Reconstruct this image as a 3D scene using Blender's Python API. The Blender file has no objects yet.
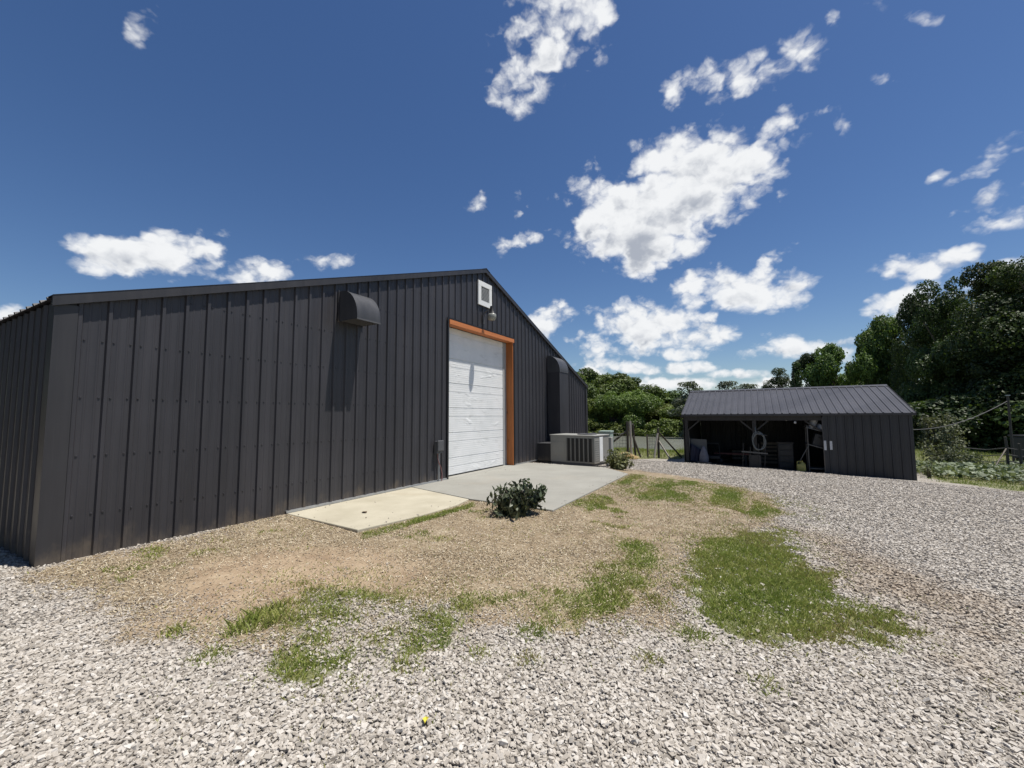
import bpy, math, random
import numpy as np
from mathutils import Vector, Matrix

random.seed(7)
RNG = np.random.default_rng(7)
scene = bpy.context.scene
COL = scene.collection

# ------------------------------------------------------------------ camera
cam_d = bpy.data.cameras.new("camera")
cam_d.sensor_width = 36.0
cam_d.lens = 420.06 / 1024 * 36.0
cam_d.clip_start = 0.05
cam_d.clip_end = 3000
cam = bpy.data.objects.new("camera", cam_d)
COL.objects.link(cam)
CAM = np.array([-1.3033, -5.8626, 1.3707])
FW = np.array([0.8652738, 0.4954018, 0.07667007])
RT = np.array([0.49728974, -0.86755991, -0.00653508])
UP = np.cross(RT, FW)
M = Matrix.Identity(4)
for i in range(3):
    M[i][0], M[i][1], M[i][2], M[i][3] = RT[i], UP[i], -FW[i], CAM[i]
cam.matrix_world = M
scene.camera = cam

# ------------------------------------------------------------------ view, sun
scene.view_settings.view_transform = 'Standard'
scene.view_settings.look = 'None'
scene.view_settings.exposure = 0.2
scene.view_settings.gamma = 1.0
scene.view_settings.use_curve_mapping = False
scene.cycles.use_denoising = True
scene.cycles.max_bounces = 6
scene.cycles.diffuse_bounces = 3
scene.cycles.transparent_max_bounces = 6

SUN = Vector((0.187, -0.437, 1.387)).normalized()
sd = bpy.data.lights.new("sun", 'SUN')
sd.energy = 5.0
sd.angle = math.radians(0.5)
sd.color = (1.0, 0.955, 0.88)
so = bpy.data.objects.new("sun", sd)
COL.objects.link(so)
so.rotation_euler = SUN.to_track_quat('Z', 'Y').to_euler()
so.location = (0, -10, 30)

SKY_STRENGTH = 0.079
SUN_EL = math.asin(SUN.z)
SUN_ROT = math.atan2(SUN.x, SUN.y)

# ------------------------------------------------------------------ sky with clouds (world shader, by direction only)
class NT:
    """small helper to write node maths"""
    def __init__(self, tree):
        self.t = tree
    def new(self, typ, **kw):
        n = self.t.nodes.new(typ)
        for k, v in kw.items():
            setattr(n, k, v)
        return n
    def link(self, a, b):
        self.t.links.new(a, b)
    def put(self, sock, v):
        if isinstance(v, bpy.types.NodeSocket):
            self.t.links.new(v, sock)
        elif v is not None:
            sock.default_value = v
    def math(self, op, a, b=None, c=None, clamp=False):
        n = self.new('ShaderNodeMath', operation=op, use_clamp=clamp)
        self.put(n.inputs[0], a)
        if b is not None: self.put(n.inputs[1], b)
        if c is not None: self.put(n.inputs[2], c)
        return n.outputs[0]
    def vec(self, op, a, b=None, c=None, out=0):
        n = self.new('ShaderNodeVectorMath', operation=op)
        self.put(n.inputs[0], a)
        if b is not None: self.put(n.inputs[1], b)
        if c is not None: self.put(n.inputs[2], c)
        return n.outputs[out]
    def comb(self, x, y, z=0.0):
        n = self.new('ShaderNodeCombineXYZ')
        self.put(n.inputs[0], x); self.put(n.inputs[1], y); self.put(n.inputs[2], z)
        return n.outputs[0]
    def noise(self, v, scale, detail=2.0, rough=0.5, dist=0.0, out='Fac', lac=2.0):
        n = self.new('ShaderNodeTexNoise')
        self.put(n.inputs['Vector'], v)
        n.inputs['Scale'].default_value = scale
        n.inputs['Detail'].default_value = detail
        n.inputs['Roughness'].default_value = rough
        n.inputs['Distortion'].default_value = dist
        n.inputs['Lacunarity'].default_value = lac
        return n.outputs[out]
    def voronoi(self, v, scale, feature='F1', out='Distance', rnd=1.0):
        n = self.new('ShaderNodeTexVoronoi', feature=feature)
        self.put(n.inputs['Vector'], v)
        n.inputs['Scale'].default_value = scale
        n.inputs['Randomness'].default_value = rnd
        return n.outputs[out]
    def ramp(self, f, stops):
        n = self.new('ShaderNodeValToRGB')
        self.put(n.inputs[0], f)
        el = n.color_ramp.elements
        while len(el) < len(stops):
            el.new(0.5)
        for e, (p, c) in zip(el, stops):
            e.position = p
            e.color = (*c, 1) if len(c) == 3 else c
        return n.outputs[0]
    def mix(self, f, a, b, blend='MIX'):
        n = self.new('ShaderNodeMix', data_type='RGBA', blend_type=blend)
        self.put(n.inputs[0], f)
        for s, v in ((n.inputs[6], a), (n.inputs[7], b)):
            if isinstance(v, tuple) and len(v) == 3:
                v = (*v, 1)
            self.put(s, v)
        return n.outputs[2]
    def smooth(self, x, a, b):
        n = self.new('ShaderNodeMapRange', interpolation_type='SMOOTHSTEP')
        self.put(n.inputs[0], x)
        n.inputs[1].default_value = a
        n.inputs[2].default_value = b
        return n.outputs[0]
    def bump(self, h, strength=0.3, dist=0.02, normal=None):
        n = self.new('ShaderNodeBump')
        self.put(n.inputs['Height'], h)
        n.inputs['Strength'].default_value = strength
        n.inputs['Distance'].default_value = dist
        if normal is not None: self.put(n.inputs['Normal'], normal)
        return n.outputs[0]

world = bpy.data.worlds.new("World")
scene.world = world
world.use_nodes = True
world.cycles.sampling_method = 'MANUAL'
world.cycles.sample_map_resolution = 512
wt = world.node_tree
wt.nodes.clear()
W = NT(wt)
sky = W.new('ShaderNodeTexSky', sky_type='NISHITA', sun_disc=False)
sky.sun_elevation = SUN_EL
sky.sun_rotation = SUN_ROT
sky.altitude = 300
sky.air_density = 1.0
sky.dust_density = 0.35
sky.ozone_density = 2.6
tc = W.new('ShaderNodeTexCoord')
D = tc.outputs['Generated']
HF = (0.8678, 0.4969, 0.0)          # a fixed compass bearing, its right-hand side, and up
HR = (0.4969, -0.8678, 0.0)
h = W.math('MAXIMUM', W.vec('DOT_PRODUCT', D, HF, out=1), 0.02)
u = W.math('DIVIDE', W.vec('DOT_PRODUCT', D, HR, out=1), h)
sepd = W.new('ShaderNodeSeparateXYZ'); W.link(D, sepd.inputs[0])
v = W.math('DIVIDE', sepd.outputs[2], h)
# cloud cells: (u, v, half width, half height, tilt class) measured as tangents from the bearing
CLOUDS = [
 # x, y, rx, ry, tilt(0 none, 1 rising right)
 (636,222,70,44,0),(700,182,62,46,1),(668,165,40,28,0),(745,168,32,22,1),(648,252,42,18,0),(600,190,28,20,0),
 (785,134,34,12,1),(770,66,60,15,1),(708,95,24,20,1),(815,58,20,12,1),(672,98,10,9,1),(694,118,12,16,1),
 (575,8,42,26,0),(545,45,44,22,1),(532,88,34,16,0),(592,42,18,26,0),(590,70,8,8,1),
 (150,255,72,20,0),(225,270,62,12,0),(108,250,34,10,0),(150,242,40,10,0),(322,258,22,9,0),(147,25,12,16,0),
 (480,205,12,8,1),(523,202,6,7,0),(518,242,16,7,1),
 (745,290,60,17,0),(710,286,30,18,0),(778,280,34,14,0),(700,300,20,12,0),
 (655,330,60,22,0),(612,328,32,16,0),(640,320,34,18,0),(700,338,44,14,0),(600,352,26,7,0),(662,352,50,7,0),
 (800,350,62,10,0),(775,347,40,10,0),(838,352,28,9,0),
 (640,368,58,6,0),(590,364,32,6,0),(700,366,18,5,0),(665,386,50,7,0),(745,374,26,5,0),(770,384,40,6,0),(585,372,26,5,0),
 (545,322,24,13,0),(572,338,9,7,1),
 (935,268,48,13,0),(965,262,22,9,0),(900,302,30,10,1),(950,292,60,12,1),(1010,272,34,12,1),(880,297,12,5,0),
 (990,148,36,10,1),(978,169,20,6,1),(1006,208,46,14,1),(935,177,10,4,1),
 (845,118,11,9,0),(893,82,7,7,1),(775,255,14,6,1),(850,212,6,3,0),(838,24,8,9,1),(932,17,12,4,0),(8,311,18,7,0),
 (870,10,9,7,1),(650,272,20,5,0),
 # out of the frame, for the look of the sky from elsewhere
 (-200,120,120,40,1),(1250,120,120,40,1),(1180,260,90,18,0),(420,-160,90,50,1),(900,-120,70,40,1),(-150,290,70,14,0),
]
def sky_uv(px, py):
    d = FW + RT * (px - 512) / 420.06 - UP * (py - 384) / 420.06
    hh = d @ np.array(HF)
    return d @ np.array(HR) / hh, d[2] / hh
# domain warp so cells are not ovals; finer and weaker towards the horizon, where clouds are farther off
s_ = W.math('MAXIMUM', W.math('ADD', v, 0.28), 0.05)
ncoord = W.vec('MULTIPLY', D, (1.0, 1.0, 1.35))
warpn = W.noise(ncoord, 5.0, 4.0, 0.55, out='Color')
warp = W.vec('SUBTRACT', warpn, (0.5, 0.5, 0.5))
warp = W.vec('MULTIPLY', warp, W.comb(W.math('MULTIPLY', s_, 0.20), W.math('MULTIPLY', s_, 0.11), 0.0))
P = W.vec('ADD', W.comb(u, v, 0.0), warp)
TA = math.radians(24)
P1 = W.comb(W.vec('DOT_PRODUCT', P, (math.cos(TA), math.sin(TA), 0), out=1),
            W.vec('DOT_PRODUCT', P, (-math.sin(TA), math.cos(TA), 0), out=1), 0.0)
field = None
under = None
for (x, y, rx, ry, tl) in CLOUDS:
    u0, v0 = sky_uv(x, y)
    ux, _ = sky_uv(x + 1, y); _, vy = sky_uv(x, y - 1)
    su = math.hypot(*(np.array(sky_uv(x + 1, y)) - np.array((u0, v0)))) * rx * 1.12
    sv = math.hypot(*(np.array(sky_uv(x, y - 1)) - np.array((u0, v0)))) * ry * 1.18
    k = math.sqrt(math.sqrt(su * sv * sv * sv)) * 0.5 + 0.003
    if tl:
        u1 = u0 * math.cos(TA) + v0 * math.sin(TA)
        v1 = -u0 * math.sin(TA) + v0 * math.cos(TA)
        src = P1
    else:
        u1, v1, src = u0, v0, P
    q = W.vec('MULTIPLY_ADD', src, (1 / su, 1 / sv, 0), (-u1 / su, -v1 / sv, 0))
    d2 = W.vec('DOT_PRODUCT', q, q, out=1)
    f = W.math('MULTIPLY_ADD', d2, -k, k)
    q2 = W.vec('ADD', q, (0.12, 0.45, 0.0))
    f2 = W.math('MULTIPLY_ADD', W.vec('DOT_PRODUCT', q2, q2, out=1), -k, k)
    field = f if field is None else W.math('MAXIMUM', field, f)
    under = f2 if under is None else W.math('MAXIMUM', under, f2)
field = W.math('MAXIMUM', field, -0.25)
def puffs(c):
    vo = W.new('ShaderNodeTexVoronoi', feature='F1', normalize=True)
    W.link(c, vo.inputs['Vector'])
    vo.inputs['Scale'].default_value = 17.0
    vo.inputs['Detail'].default_value = 2.0
    vo.inputs['Roughness'].default_value = 0.55
    bil = W.math('MULTIPLY_ADD', vo.outputs['Distance'], -1.1, 0.36)
    return W.math('ADD', bil, W.math('MULTIPLY_ADD', W.noise(c, 12.0, 8.0, 0.57, 0.2), 0.85, -0.425))
wcoord = W.vec('ADD', ncoord, W.vec('MULTIPLY', W.vec('SUBTRACT', W.noise(ncoord, 26.0, 3.0, 0.6, out='Color'), (0.5, 0.5, 0.5)), (0.035, 0.035, 0.035)))
n1c = puffs(wcoord)
n2c = puffs(W.vec('ADD', wcoord, (0.006, -0.006, 0.020)))
amp = W.math('MULTIPLY_ADD', s_, 0.23, 0.0)
dens = W.math('ADD', field, W.math('MULTIPLY', n1c, amp))
densn = W.math('DIVIDE', dens, s_)
alpha = W.smooth(densn, -0.004, 0.066)
relief = W.math('SUBTRACT', n1c, n2c)                       # how much the cloud thickens away from the sun
thick = W.smooth(densn, 0.03, 0.14)
below = W.smooth(W.math('ADD', W.math('DIVIDE', W.math('SUBTRACT', under, field), s_), W.math('MULTIPLY', n1c, 0.05)), -0.012, 0.040)
lum = W.math('ADD', W.math('MULTIPLY', relief, 1.5), W.math('MULTIPLY_ADD', W.math('MULTIPLY', thick, W.math('MULTIPLY_ADD', below, 0.75, 0.25)), -0.95, 1.0))
lum = W.math('MINIMUM', W.math('MAXIMUM', lum, 0.30), 1.05)
ccol = W.mix(W.smooth(lum, 0.25, 1.0), tuple(c/SKY_STRENGTH for c in (0.36, 0.39, 0.45)), tuple(c/SKY_STRENGTH for c in (0.80, 0.81, 0.82)))
up = W.smooth(v, 0.0, 0.03)
alpha = W.math('MULTIPLY', W.math('MULTIPLY', alpha, up), 0.97)
ahead = W.math('GREATER_THAN', W.vec('DOT_PRODUCT', D, HF, out=1), 0.03)
alpha = W.math('MULTIPLY', alpha, ahead)
skyc = sky.outputs[0]
hsv = W.new('ShaderNodeHueSaturation')
hsv.inputs['Saturation'].default_value = 1.19
hsv.inputs['Hue'].default_value = 0.507
hsv.inputs['Value'].default_value = 1.0
W.link(skyc, hsv.inputs['Color'])
full = W.mix(alpha, hsv.outputs[0], ccol)
bg = W.new('ShaderNodeBackground')
W.link(full, bg.inputs[0])
bg.inputs[1].default_value = SKY_STRENGTH
wo = W.new('ShaderNodeOutputWorld')
W.link(bg.outputs[0], wo.inputs[0])

# ------------------------------------------------------------------ mesh helpers
def fast_mesh(name, V, F, attrs=None, smooth=False):
    """V (n,3), F (m,k) arrays -> mesh; attrs: name -> per-vertex floats"""
    V = np.asarray(V, np.float32); F = np.asarray(F, np.int32)
    me = bpy.data.meshes.new(name)
    me.vertices.add(len(V)); me.vertices.foreach_set('co', V.ravel())
    k = F.shape[1]
    me.loops.add(F.size); me.loops.foreach_set('vertex_index', F.ravel())
    me.polygons.add(len(F))
    me.polygons.foreach_set('loop_start', np.arange(0, F.size, k, dtype=np.int32))
    me.polygons.foreach_set('loop_total', np.full(len(F), k, np.int32))
    me.polygons.foreach_set('use_smooth', np.full(len(F), smooth, bool))
    for an, a in (attrs or {}).items():
        a = np.asarray(a, np.float32)
        if a.ndim == 1:
            at = me.attributes.new(an, 'FLOAT', 'POINT'); at.data.foreach_set('value', a)
        else:
            at = me.attributes.new(an, 'FLOAT_VECTOR', 'POINT'); at.data.foreach_set('vector', a.ravel())
    me.update(calc_edges=True)
    return me

def link(name, me, mat=None, parent=None, loc=None):
    o = bpy.data.objects.new(name, me)
    COL.objects.link(o)
    if mat is not None and me is not None and not me.materials:
        me.materials.append(mat)
    if parent is not None: o.parent = parent
    if loc is not None: o.location = loc
    return o

def empty(name, loc=(0, 0, 0), rz=0.0):
    o = bpy.data.objects.new(name, None)
    o.empty_display_size = 0.2
    COL.objects.link(o)
    o.location = loc; o.rotation_euler = (0, 0, rz)
    return o

def tag(o, label=None, cat=None, group=None, kind=None):
    if label: o['label'] = label
    if cat: o['category'] = cat
    if group: o['group'] = group
    if kind: o['kind'] = kind
    return o

class MB:
    """collects shapes into one mesh"""
    def __init__(self):
        self.v = []; self.f = []
    def add(self, vs, fs):
        b = len(self.v)
        self.v += [tuple(map(float, p)) for p in vs]
        self.f += [tuple(b + i for i in q) for q in fs]
        return self
    def box(self, a, b, bev=0.0):
        x0, y0, z0 = a; x1, y1, z1 = b
        if bev <= 0:
            vs = [(x0,y0,z0),(x1,y0,z0),(x1,y1,z0),(x0,y1,z0),(x0,y0,z1),(x1,y0,z1),(x1,y1,z1),(x0,y1,z1)]
            return self.add(vs, [(0,3,2,1),(4,5,6,7),(0,1,5,4),(1,2,6,5),(2,3,7,6),(3,0,4,7)])
        import bmesh
        bm = bmesh.new()
        bmesh.ops.create_cube(bm, size=1)
        for w in bm.verts:
            w.co = Vector(((x0+x1)/2 + w.co.x*(x1-x0), (y0+y1)/2 + w.co.y*(y1-y0), (z0+z1)/2 + w.co.z*(z1-z0)))
        bmesh.ops.bevel(bm, geom=bm.edges[:], offset=bev, segments=2, profile=0.5, affect='EDGES')
        bm.verts.ensure_lookup_table(); bm.verts.index_update()
        self.add([w.co for w in bm.verts], [[w.index for w in f.verts] for f in bm.faces])
        bm.free()
        return self
    def beam(self, p0, p1, w, d, up=(0, 0, 1)):
        """square bar from p0 to p1"""
        p0 = Vector(p0); p1 = Vector(p1)
        t = (p1 - p0).normalized(); upv = Vector(up)
        if abs(t.dot(upv)) > 0.98: upv = Vector((0, 1, 0))
        s = t.cross(upv).normalized(); q = s.cross(t).normalized()
        vs = []
        for p in (p0, p1):
            for a, b in ((-1,-1),(1,-1),(1,1),(-1,1)):
                vs.append(p + s*(a*w/2) + q*(b*d/2))
        return self.add(vs, [(3,2,1,0),(4,5,6,7),(0,1,5,4),(1,2,6,5),(2,3,7,6),(3,0,4,7)])
    def tube(self, pts, r, n=8, cap=True):
        pts = [Vector(p) for p in pts]
        rs = r if isinstance(r, (list, tuple)) else [r] * len(pts)
        b = len(self.v); ref = None
        for i, p in enumerate(pts):
            t = (pts[min(i+1, len(pts)-1)] - pts[max(i-1, 0)])
            t = t.normalized() if t.length > 1e-9 else Vector((0,0,1))
            if ref is None:
                ref = Vector((1,0,0)) if abs(t.x) < 0.8 else Vector((0,1,0))
            a = t.cross(ref).normalized(); ref = a.cross(t).normalized()
            for k in range(n):
                an = 2*math.pi*k/n
                q = p + (ref*math.cos(an) + a*math.sin(an)) * rs[i]
                self.v.append(tuple(q))
        for i in range(len(pts)-1):
            for k in range(n):
                k2 = (k+1) % n
                self.f.append((b+i*n+k, b+i*n+k2, b+(i+1)*n+k2, b+(i+1)*n+k))
        if cap:
            self.f.append(tuple(b + k for k in range(n))[::-1])
            e = b + (len(pts)-1)*n
            self.f.append(tuple(e + k for k in range(n)))
        return self
    def lathe(self, prof, c=(0,0,0), n=20):
        b = len(self.v)
        for (r, z) in prof:
            for k in range(n):
                an = 2*math.pi*k/n
                self.v.append((c[0]+r*math.cos(an), c[1]+r*math.sin(an), c[2]+z))
        for i in range(len(prof)-1):
            for k in range(n):
                k2 = (k+1) % n
                self.f.append((b+i*n+k, b+i*n+k2, b+(i+1)*n+k2, b+(i+1)*n+k))
        return self
    def prism(self, poly, axis_vec):
        """poly: list of 3-D points (planar loop), extruded by axis_vec"""
        n = len(poly); a = Vector(axis_vec)
        vs = [Vector(p) for p in poly] + [Vector(p) + a for p in poly]
        fs = [tuple(range(n))[::-1], tuple(range(n, 2*n))]
        for i in range(n):
            j = (i+1) % n
            fs.append((i, j, n+j, n+i))
        return self.add(vs, fs)
    def build(self, name, mat, parent=None, smooth=False, loc=None, recalc=True):
        me = bpy.data.meshes.new(name)
        me.from_pydata(self.v, [], self.f)
        if recalc:
            import bmesh
            bm = bmesh.new(); bm.from_mesh(me)
            bmesh.ops.recalc_face_normals(bm, faces=bm.faces[:])
            bm.to_mesh(me); bm.free()
        if smooth:
            for p in me.polygons: p.use_smooth = True
            me.set_sharp_from_angle(angle=math.radians(40))
        me.update()
        return link(name, me, mat, parent, loc)

# ------------------------------------------------------------------ materials
def new_mat(name):
    m = bpy.data.materials.new(name); m.use_nodes = True
    t = m.node_tree
    b = t.nodes['Principled BSDF']
    return m, NT(t), b

def gcoord(n, kind='Object'):
    return n.new('ShaderNodeTexCoord').outputs[kind]

def simple(name, col, rough=0.6, metal=0.0, var=0.12, scale=6.0, bump=0.0, bscale=60.0, spec=0.5):
    m, n, b = new_mat(name)
    co = gcoord(n)
    f = n.noise(co, scale, 5.0, 0.6)
    c0 = tuple(max(0, c*(1-var)) for c in col); c1 = tuple(min(1, c*(1+var)) for c in col)
    n.link(n.ramp(f, [(0.3, c0), (0.7, c1)]), b.inputs['Base Color'])
    b.inputs['Roughness'].default_value = rough
    b.inputs['Metallic'].default_value = metal
    b.inputs['Specular IOR Level'].default_value = spec
    if bump > 0:
        n.link(n.bump(n.noise(co, bscale, 4.0, 0.6), bump, 0.01), b.inputs['Normal'])
    return m

def siding_mat(name, col, wear=0.35, splash=0.42):
    """painted steel siding: chalky streaks, dust towards bare scuffs, faint oil-canning"""
    m, n, b = new_mat(name)
    co = gcoord(n)
    st = n.noise(n.vec('MULTIPLY', co, (9.0, 9.0, 0.55)), 1.0, 6.0, 0.65)
    bl = n.noise(co, 0.9, 4.0, 0.55)
    f = n.math('ADD', n.math('MULTIPLY', st, 0.6), n.math('MULTIPLY', bl, 0.4))
    c0 = tuple(c*0.80 for c in col); c1 = tuple(c*1.22 for c in col)
    base = n.ramp(f, [(0.35, c0), (0.66, c1)])
    sc = n.noise(n.vec('MULTIPLY', co, (14, 14, 9)), 1.0, 8.0, 0.7)
    sc = n.smooth(sc, 0.70, 0.76)
    base = n.mix(n.math('MULTIPLY', sc, wear), base, tuple(min(1, c*2.6+0.02) for c in col))
    sep = n.new('ShaderNodeSeparateXYZ'); n.link(co, sep.inputs[0])
    sheet = n.math('FLOOR', n.math('DIVIDE', n.math('ADD', n.math('ADD', sep.outputs[0], sep.outputs[1]), 0.07), 0.9144))
    wn = n.new('ShaderNodeTexWhiteNoise', noise_dimensions='1D'); n.link(sheet, wn.inputs['W'])
    base = n.mix(1.0, base, n.ramp(wn.outputs['Value'], [(0.0, (0.86, 0.86, 0.87)), (1.0, (1.12, 1.11, 1.10))]), 'MULTIPLY')
    spl = n.math('MULTIPLY_ADD', n.noise(n.vec('MULTIPLY', co, (5, 5, 2.5)), 1.0, 6.0, 0.7), 0.75, n.math('MULTIPLY', sep.outputs[2], -0.9))
    base = n.mix(n.math('MULTIPLY', n.smooth(spl, 0.18, 0.48), splash), base, (0.21, 0.165, 0.115))
    run = n.noise(n.vec('MULTIPLY', co, (38, 38, 0.45)), 1.0, 3.0, 0.6)
    base = n.mix(n.math('MULTIPLY', n.smooth(run, 0.62, 0.78), 0.22), base, (0.13, 0.125, 0.12))
    n.link(base, b.inputs['Base Color'])
    b.inputs['Roughness'].default_value = 0.48
    n.link(n.math('MULTIPLY_ADD', st, 0.22, 0.34), b.inputs['Roughness'])
    b.inputs['Specular IOR Level'].default_value = 0.45
    n.link(n.bump(n.noise(n.vec('MULTIPLY', co, (1.6, 1.6, 0.7)), 1.0, 2.0, 0.5), 0.45, 0.04), b.inputs['Normal'])
    return m

def wood_mat(name, c0, c1, rough=0.65, axis=2):
    m, n, b = new_mat(name)
    co = gcoord(n)
    s = [22.0, 22.0, 22.0]; s[axis] = 1.2
    f = n.noise(n.vec('MULTIPLY', co, tuple(s)), 1.0, 6.0, 0.6, 0.6)
    k = n.voronoi(n.vec('MULTIPLY', co, tuple(3.0 if i != axis else 1.6 for i in range(3))), 1.0)
    base = n.ramp(f, [(0.3, c0), (0.7, c1)])
    base = n.mix(n.smooth(k, 0.13, 0.05), base, tuple(c*0.35 for c in c0))
    n.link(base, b.inputs['Base Color'])
    b.inputs['Roughness'].default_value = rough
    n.link(n.bump(f, 0.25, 0.004), b.inputs['Normal'])
    return m

MAT = {}
MAT['charcoal'] = siding_mat('charcoal siding', (0.039, 0.0378, 0.0428))
MAT['trim'] = siding_mat('charcoal trim', (0.035, 0.034, 0.037), 0.2)
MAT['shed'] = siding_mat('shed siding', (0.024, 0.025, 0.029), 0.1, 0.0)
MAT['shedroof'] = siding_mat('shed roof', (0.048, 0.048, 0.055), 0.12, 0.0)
MAT['hood'] = siding_mat('hood paint', (0.055, 0.056, 0.060), 0.2, 0.0)
MAT['galv'] = simple('galvanised', (0.42, 0.43, 0.44), 0.45, 0.6, 0.15, 8)
MAT['white'] = simple('white paint', (0.78, 0.78, 0.76), 0.5, 0, 0.04, 5)
MAT['louver'] = simple('louver grey', (0.36, 0.37, 0.37), 0.5, 0, 0.1)
MAT['orange'] = wood_mat('orange stained wood', (0.42, 0.130, 0.038), (0.60, 0.215, 0.072), axis=0)
MAT['orangev'] = wood_mat('orange stained jamb', (0.30, 0.095, 0.022), (0.46, 0.155, 0.040), axis=2)
MAT['black'] = simple('black flashing', (0.012, 0.012, 0.013), 0.5)
MAT['rubber'] = simple('black rubber', (0.015, 0.015, 0.015), 0.8)
MAT['acpaint'] = simple('beige grey enamel', (0.245, 0.238, 0.214), 0.5, 0, 0.05, 3)
MAT['acslat'] = simple('grey slats', (0.15, 0.146, 0.132), 0.5)
MAT['aclight'] = simple('light grey enamel', (0.31, 0.305, 0.28), 0.5, 0, 0.05, 3)
MAT['acdark'] = simple('condenser coil', (0.008, 0.008, 0.008), 0.55, 0.2, 0.4, 40)
MAT['green_enamel'] = simple('pale green enamel', (0.28, 0.35, 0.30), 0.5, 0, 0.06, 3)
MAT['plastic_grey'] = simple('grey plastic', (0.085, 0.085, 0.09), 0.55, 0, 0.1)
MAT['cord_red'] = simple('reddish cord', (0.24, 0.11, 0.10), 0.6)
MAT['globe'] = simple('frosted globe', (0.27, 0.275, 0.245), 0.35, 0, 0.08)
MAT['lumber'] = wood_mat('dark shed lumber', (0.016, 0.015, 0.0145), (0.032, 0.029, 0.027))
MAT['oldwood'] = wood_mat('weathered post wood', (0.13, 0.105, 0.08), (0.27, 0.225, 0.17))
MAT['darkwood'] = wood_mat('dark post wood', (0.045, 0.037, 0.03), (0.09, 0.075, 0.06))
MAT['palewood'] = wood_mat('bleached post wood', (0.30, 0.27, 0.23), (0.44, 0.41, 0.36))
MAT['wire'] = simple('fence wire', (0.20, 0.20, 0.20), 0.5, 0.7)
MAT['cable'] = simple('cable sheath', (0.09, 0.085, 0.08), 0.6)
MAT['hose'] = simple('pale hose', (0.13, 0.14, 0.135), 0.5)
MAT['yellow'] = simple('yellow plastic', (0.34, 0.30, 0.075), 0.45, 0, 0.08)
MAT['navy'] = simple('navy tarp', (0.008, 0.010, 0.030), 0.6, 0, 0.25, 10, 0.5, 14)
MAT['greysheet'] = simple('grey board', (0.11, 0.11, 0.10), 0.7, 0, 0.15, 4)
MAT['bluegrey'] = simple('blue grey fabric', (0.12, 0.125, 0.15), 0.8, 0, 0.2, 9, 0.5, 18)
MAT['bucket'] = simple('white bucket plastic', (0.30, 0.305, 0.31), 0.45, 0, 0.06)
MAT['paper'] = simple('white paper', (0.52, 0.53, 0.54), 0.8, 0, 0.05, 20)
MAT['redwood'] = wood_mat('red brown bench top', (0.12, 0.04, 0.03), (0.20, 0.07, 0.05), axis=1)
MAT['tool'] = simple('dark tool steel', (0.025, 0.025, 0.026), 0.5, 0.3, 0.3)
MAT['steelrack'] = simple('grey steel tube', (0.09, 0.09, 0.09), 0.45, 0.4)
MAT['bark'] = wood_mat('bark', (0.05, 0.04, 0.03), (0.11, 0.09, 0.07), 0.9)
MAT['straw'] = simple('straw', (0.52, 0.39, 0.19), 0.9, 0, 0.3, 40)

def concrete_mat(name, c0, c1, stain=(0.30, 0.27, 0.22)):
    m, n, b = new_mat(name)
    co = gcoord(n)
    f = n.noise(co, 1.3, 8.0, 0.62)
    base = n.ramp(f, [(0.3, c0), (0.7, c1)])
    fine = n.noise(co, 90.0, 3.0, 0.7)
    base = n.mix(n.math('MULTIPLY', n.smooth(fine, 0.52, 0.75), 0.35), base, tuple(c*0.6 for c in c0))
    st = n.smooth(n.noise(n.vec('ADD', co, (3.1, 9.7, 0)), 0.75, 5.0, 0.6, 0.8), 0.55, 0.75)
    base = n.mix(n.math('MULTIPLY', st, 0.35), base, stain)
    sw = n.noise(n.vec('MULTIPLY', co, (0.8, 30, 1)), 1.0, 4.0, 0.6)
    base = n.mix(n.math('MULTIPLY', n.smooth(sw, 0.5, 0.8), 0.15), base, tuple(c*0.75 for c in c0))
    n.link(base, b.inputs['Base Color'])
    b.inputs['Roughness'].default_value = 0.9
    b.inputs['Specular IOR Level'].default_value = 0.2
    n.link(n.bump(n.math('ADD', fine, n.math('MULTIPLY', sw, 0.6)), 0.35, 0.004), b.inputs['Normal'])
    return m
MAT['concrete'] = concrete_mat('broomed grey concrete', (0.265, 0.258, 0.228), (0.325, 0.317, 0.282))
MAT['concrete_old'] = concrete_mat('old sandy concrete', (0.38, 0.345, 0.26), (0.50, 0.46, 0.36), (0.36, 0.30, 0.21))

def door_mat():
    m, n, b = new_mat('white sectional door')
    co = gcoord(n)
    f = n.noise(co, 2.0, 6.0, 0.6)
    base = n.ramp(f, [(0.3, (0.72, 0.73, 0.72)), (0.7, (0.83, 0.83, 0.82))])
    dirt = n.noise(n.vec('MULTIPLY', co, (3, 3, 11)), 1.0, 7.0, 0.7)
    base = n.mix(n.math('MULTIPLY', n.smooth(dirt, 0.52, 0.75), 0.42), base, (0.42, 0.42, 0.40))
    n.link(base, b.inputs['Base Color'])
    b.inputs['Roughness'].default_value = 0.5
    sep = n.new('ShaderNodeSeparateXYZ'); n.link(co, sep.inputs[0])
    rid = n.math('SINE', n.math('MULTIPLY', sep.outputs[2], 2*math.pi/0.048))
    dents = n.noise(n.vec('MULTIPLY', co, (1.6, 1.0, 3.2)), 1.0, 3.0, 0.55, 0.4)
    hgt = n.math('ADD', n.math('MULTIPLY', rid, 0.045), n.math('MULTIPLY', n.smooth(dents, 0.58, 0.76), 0.85))
    n.link(n.bump(hgt, 0.55, 0.02), b.inputs['Normal'])
    return m
MAT['door'] = door_mat()

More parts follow.
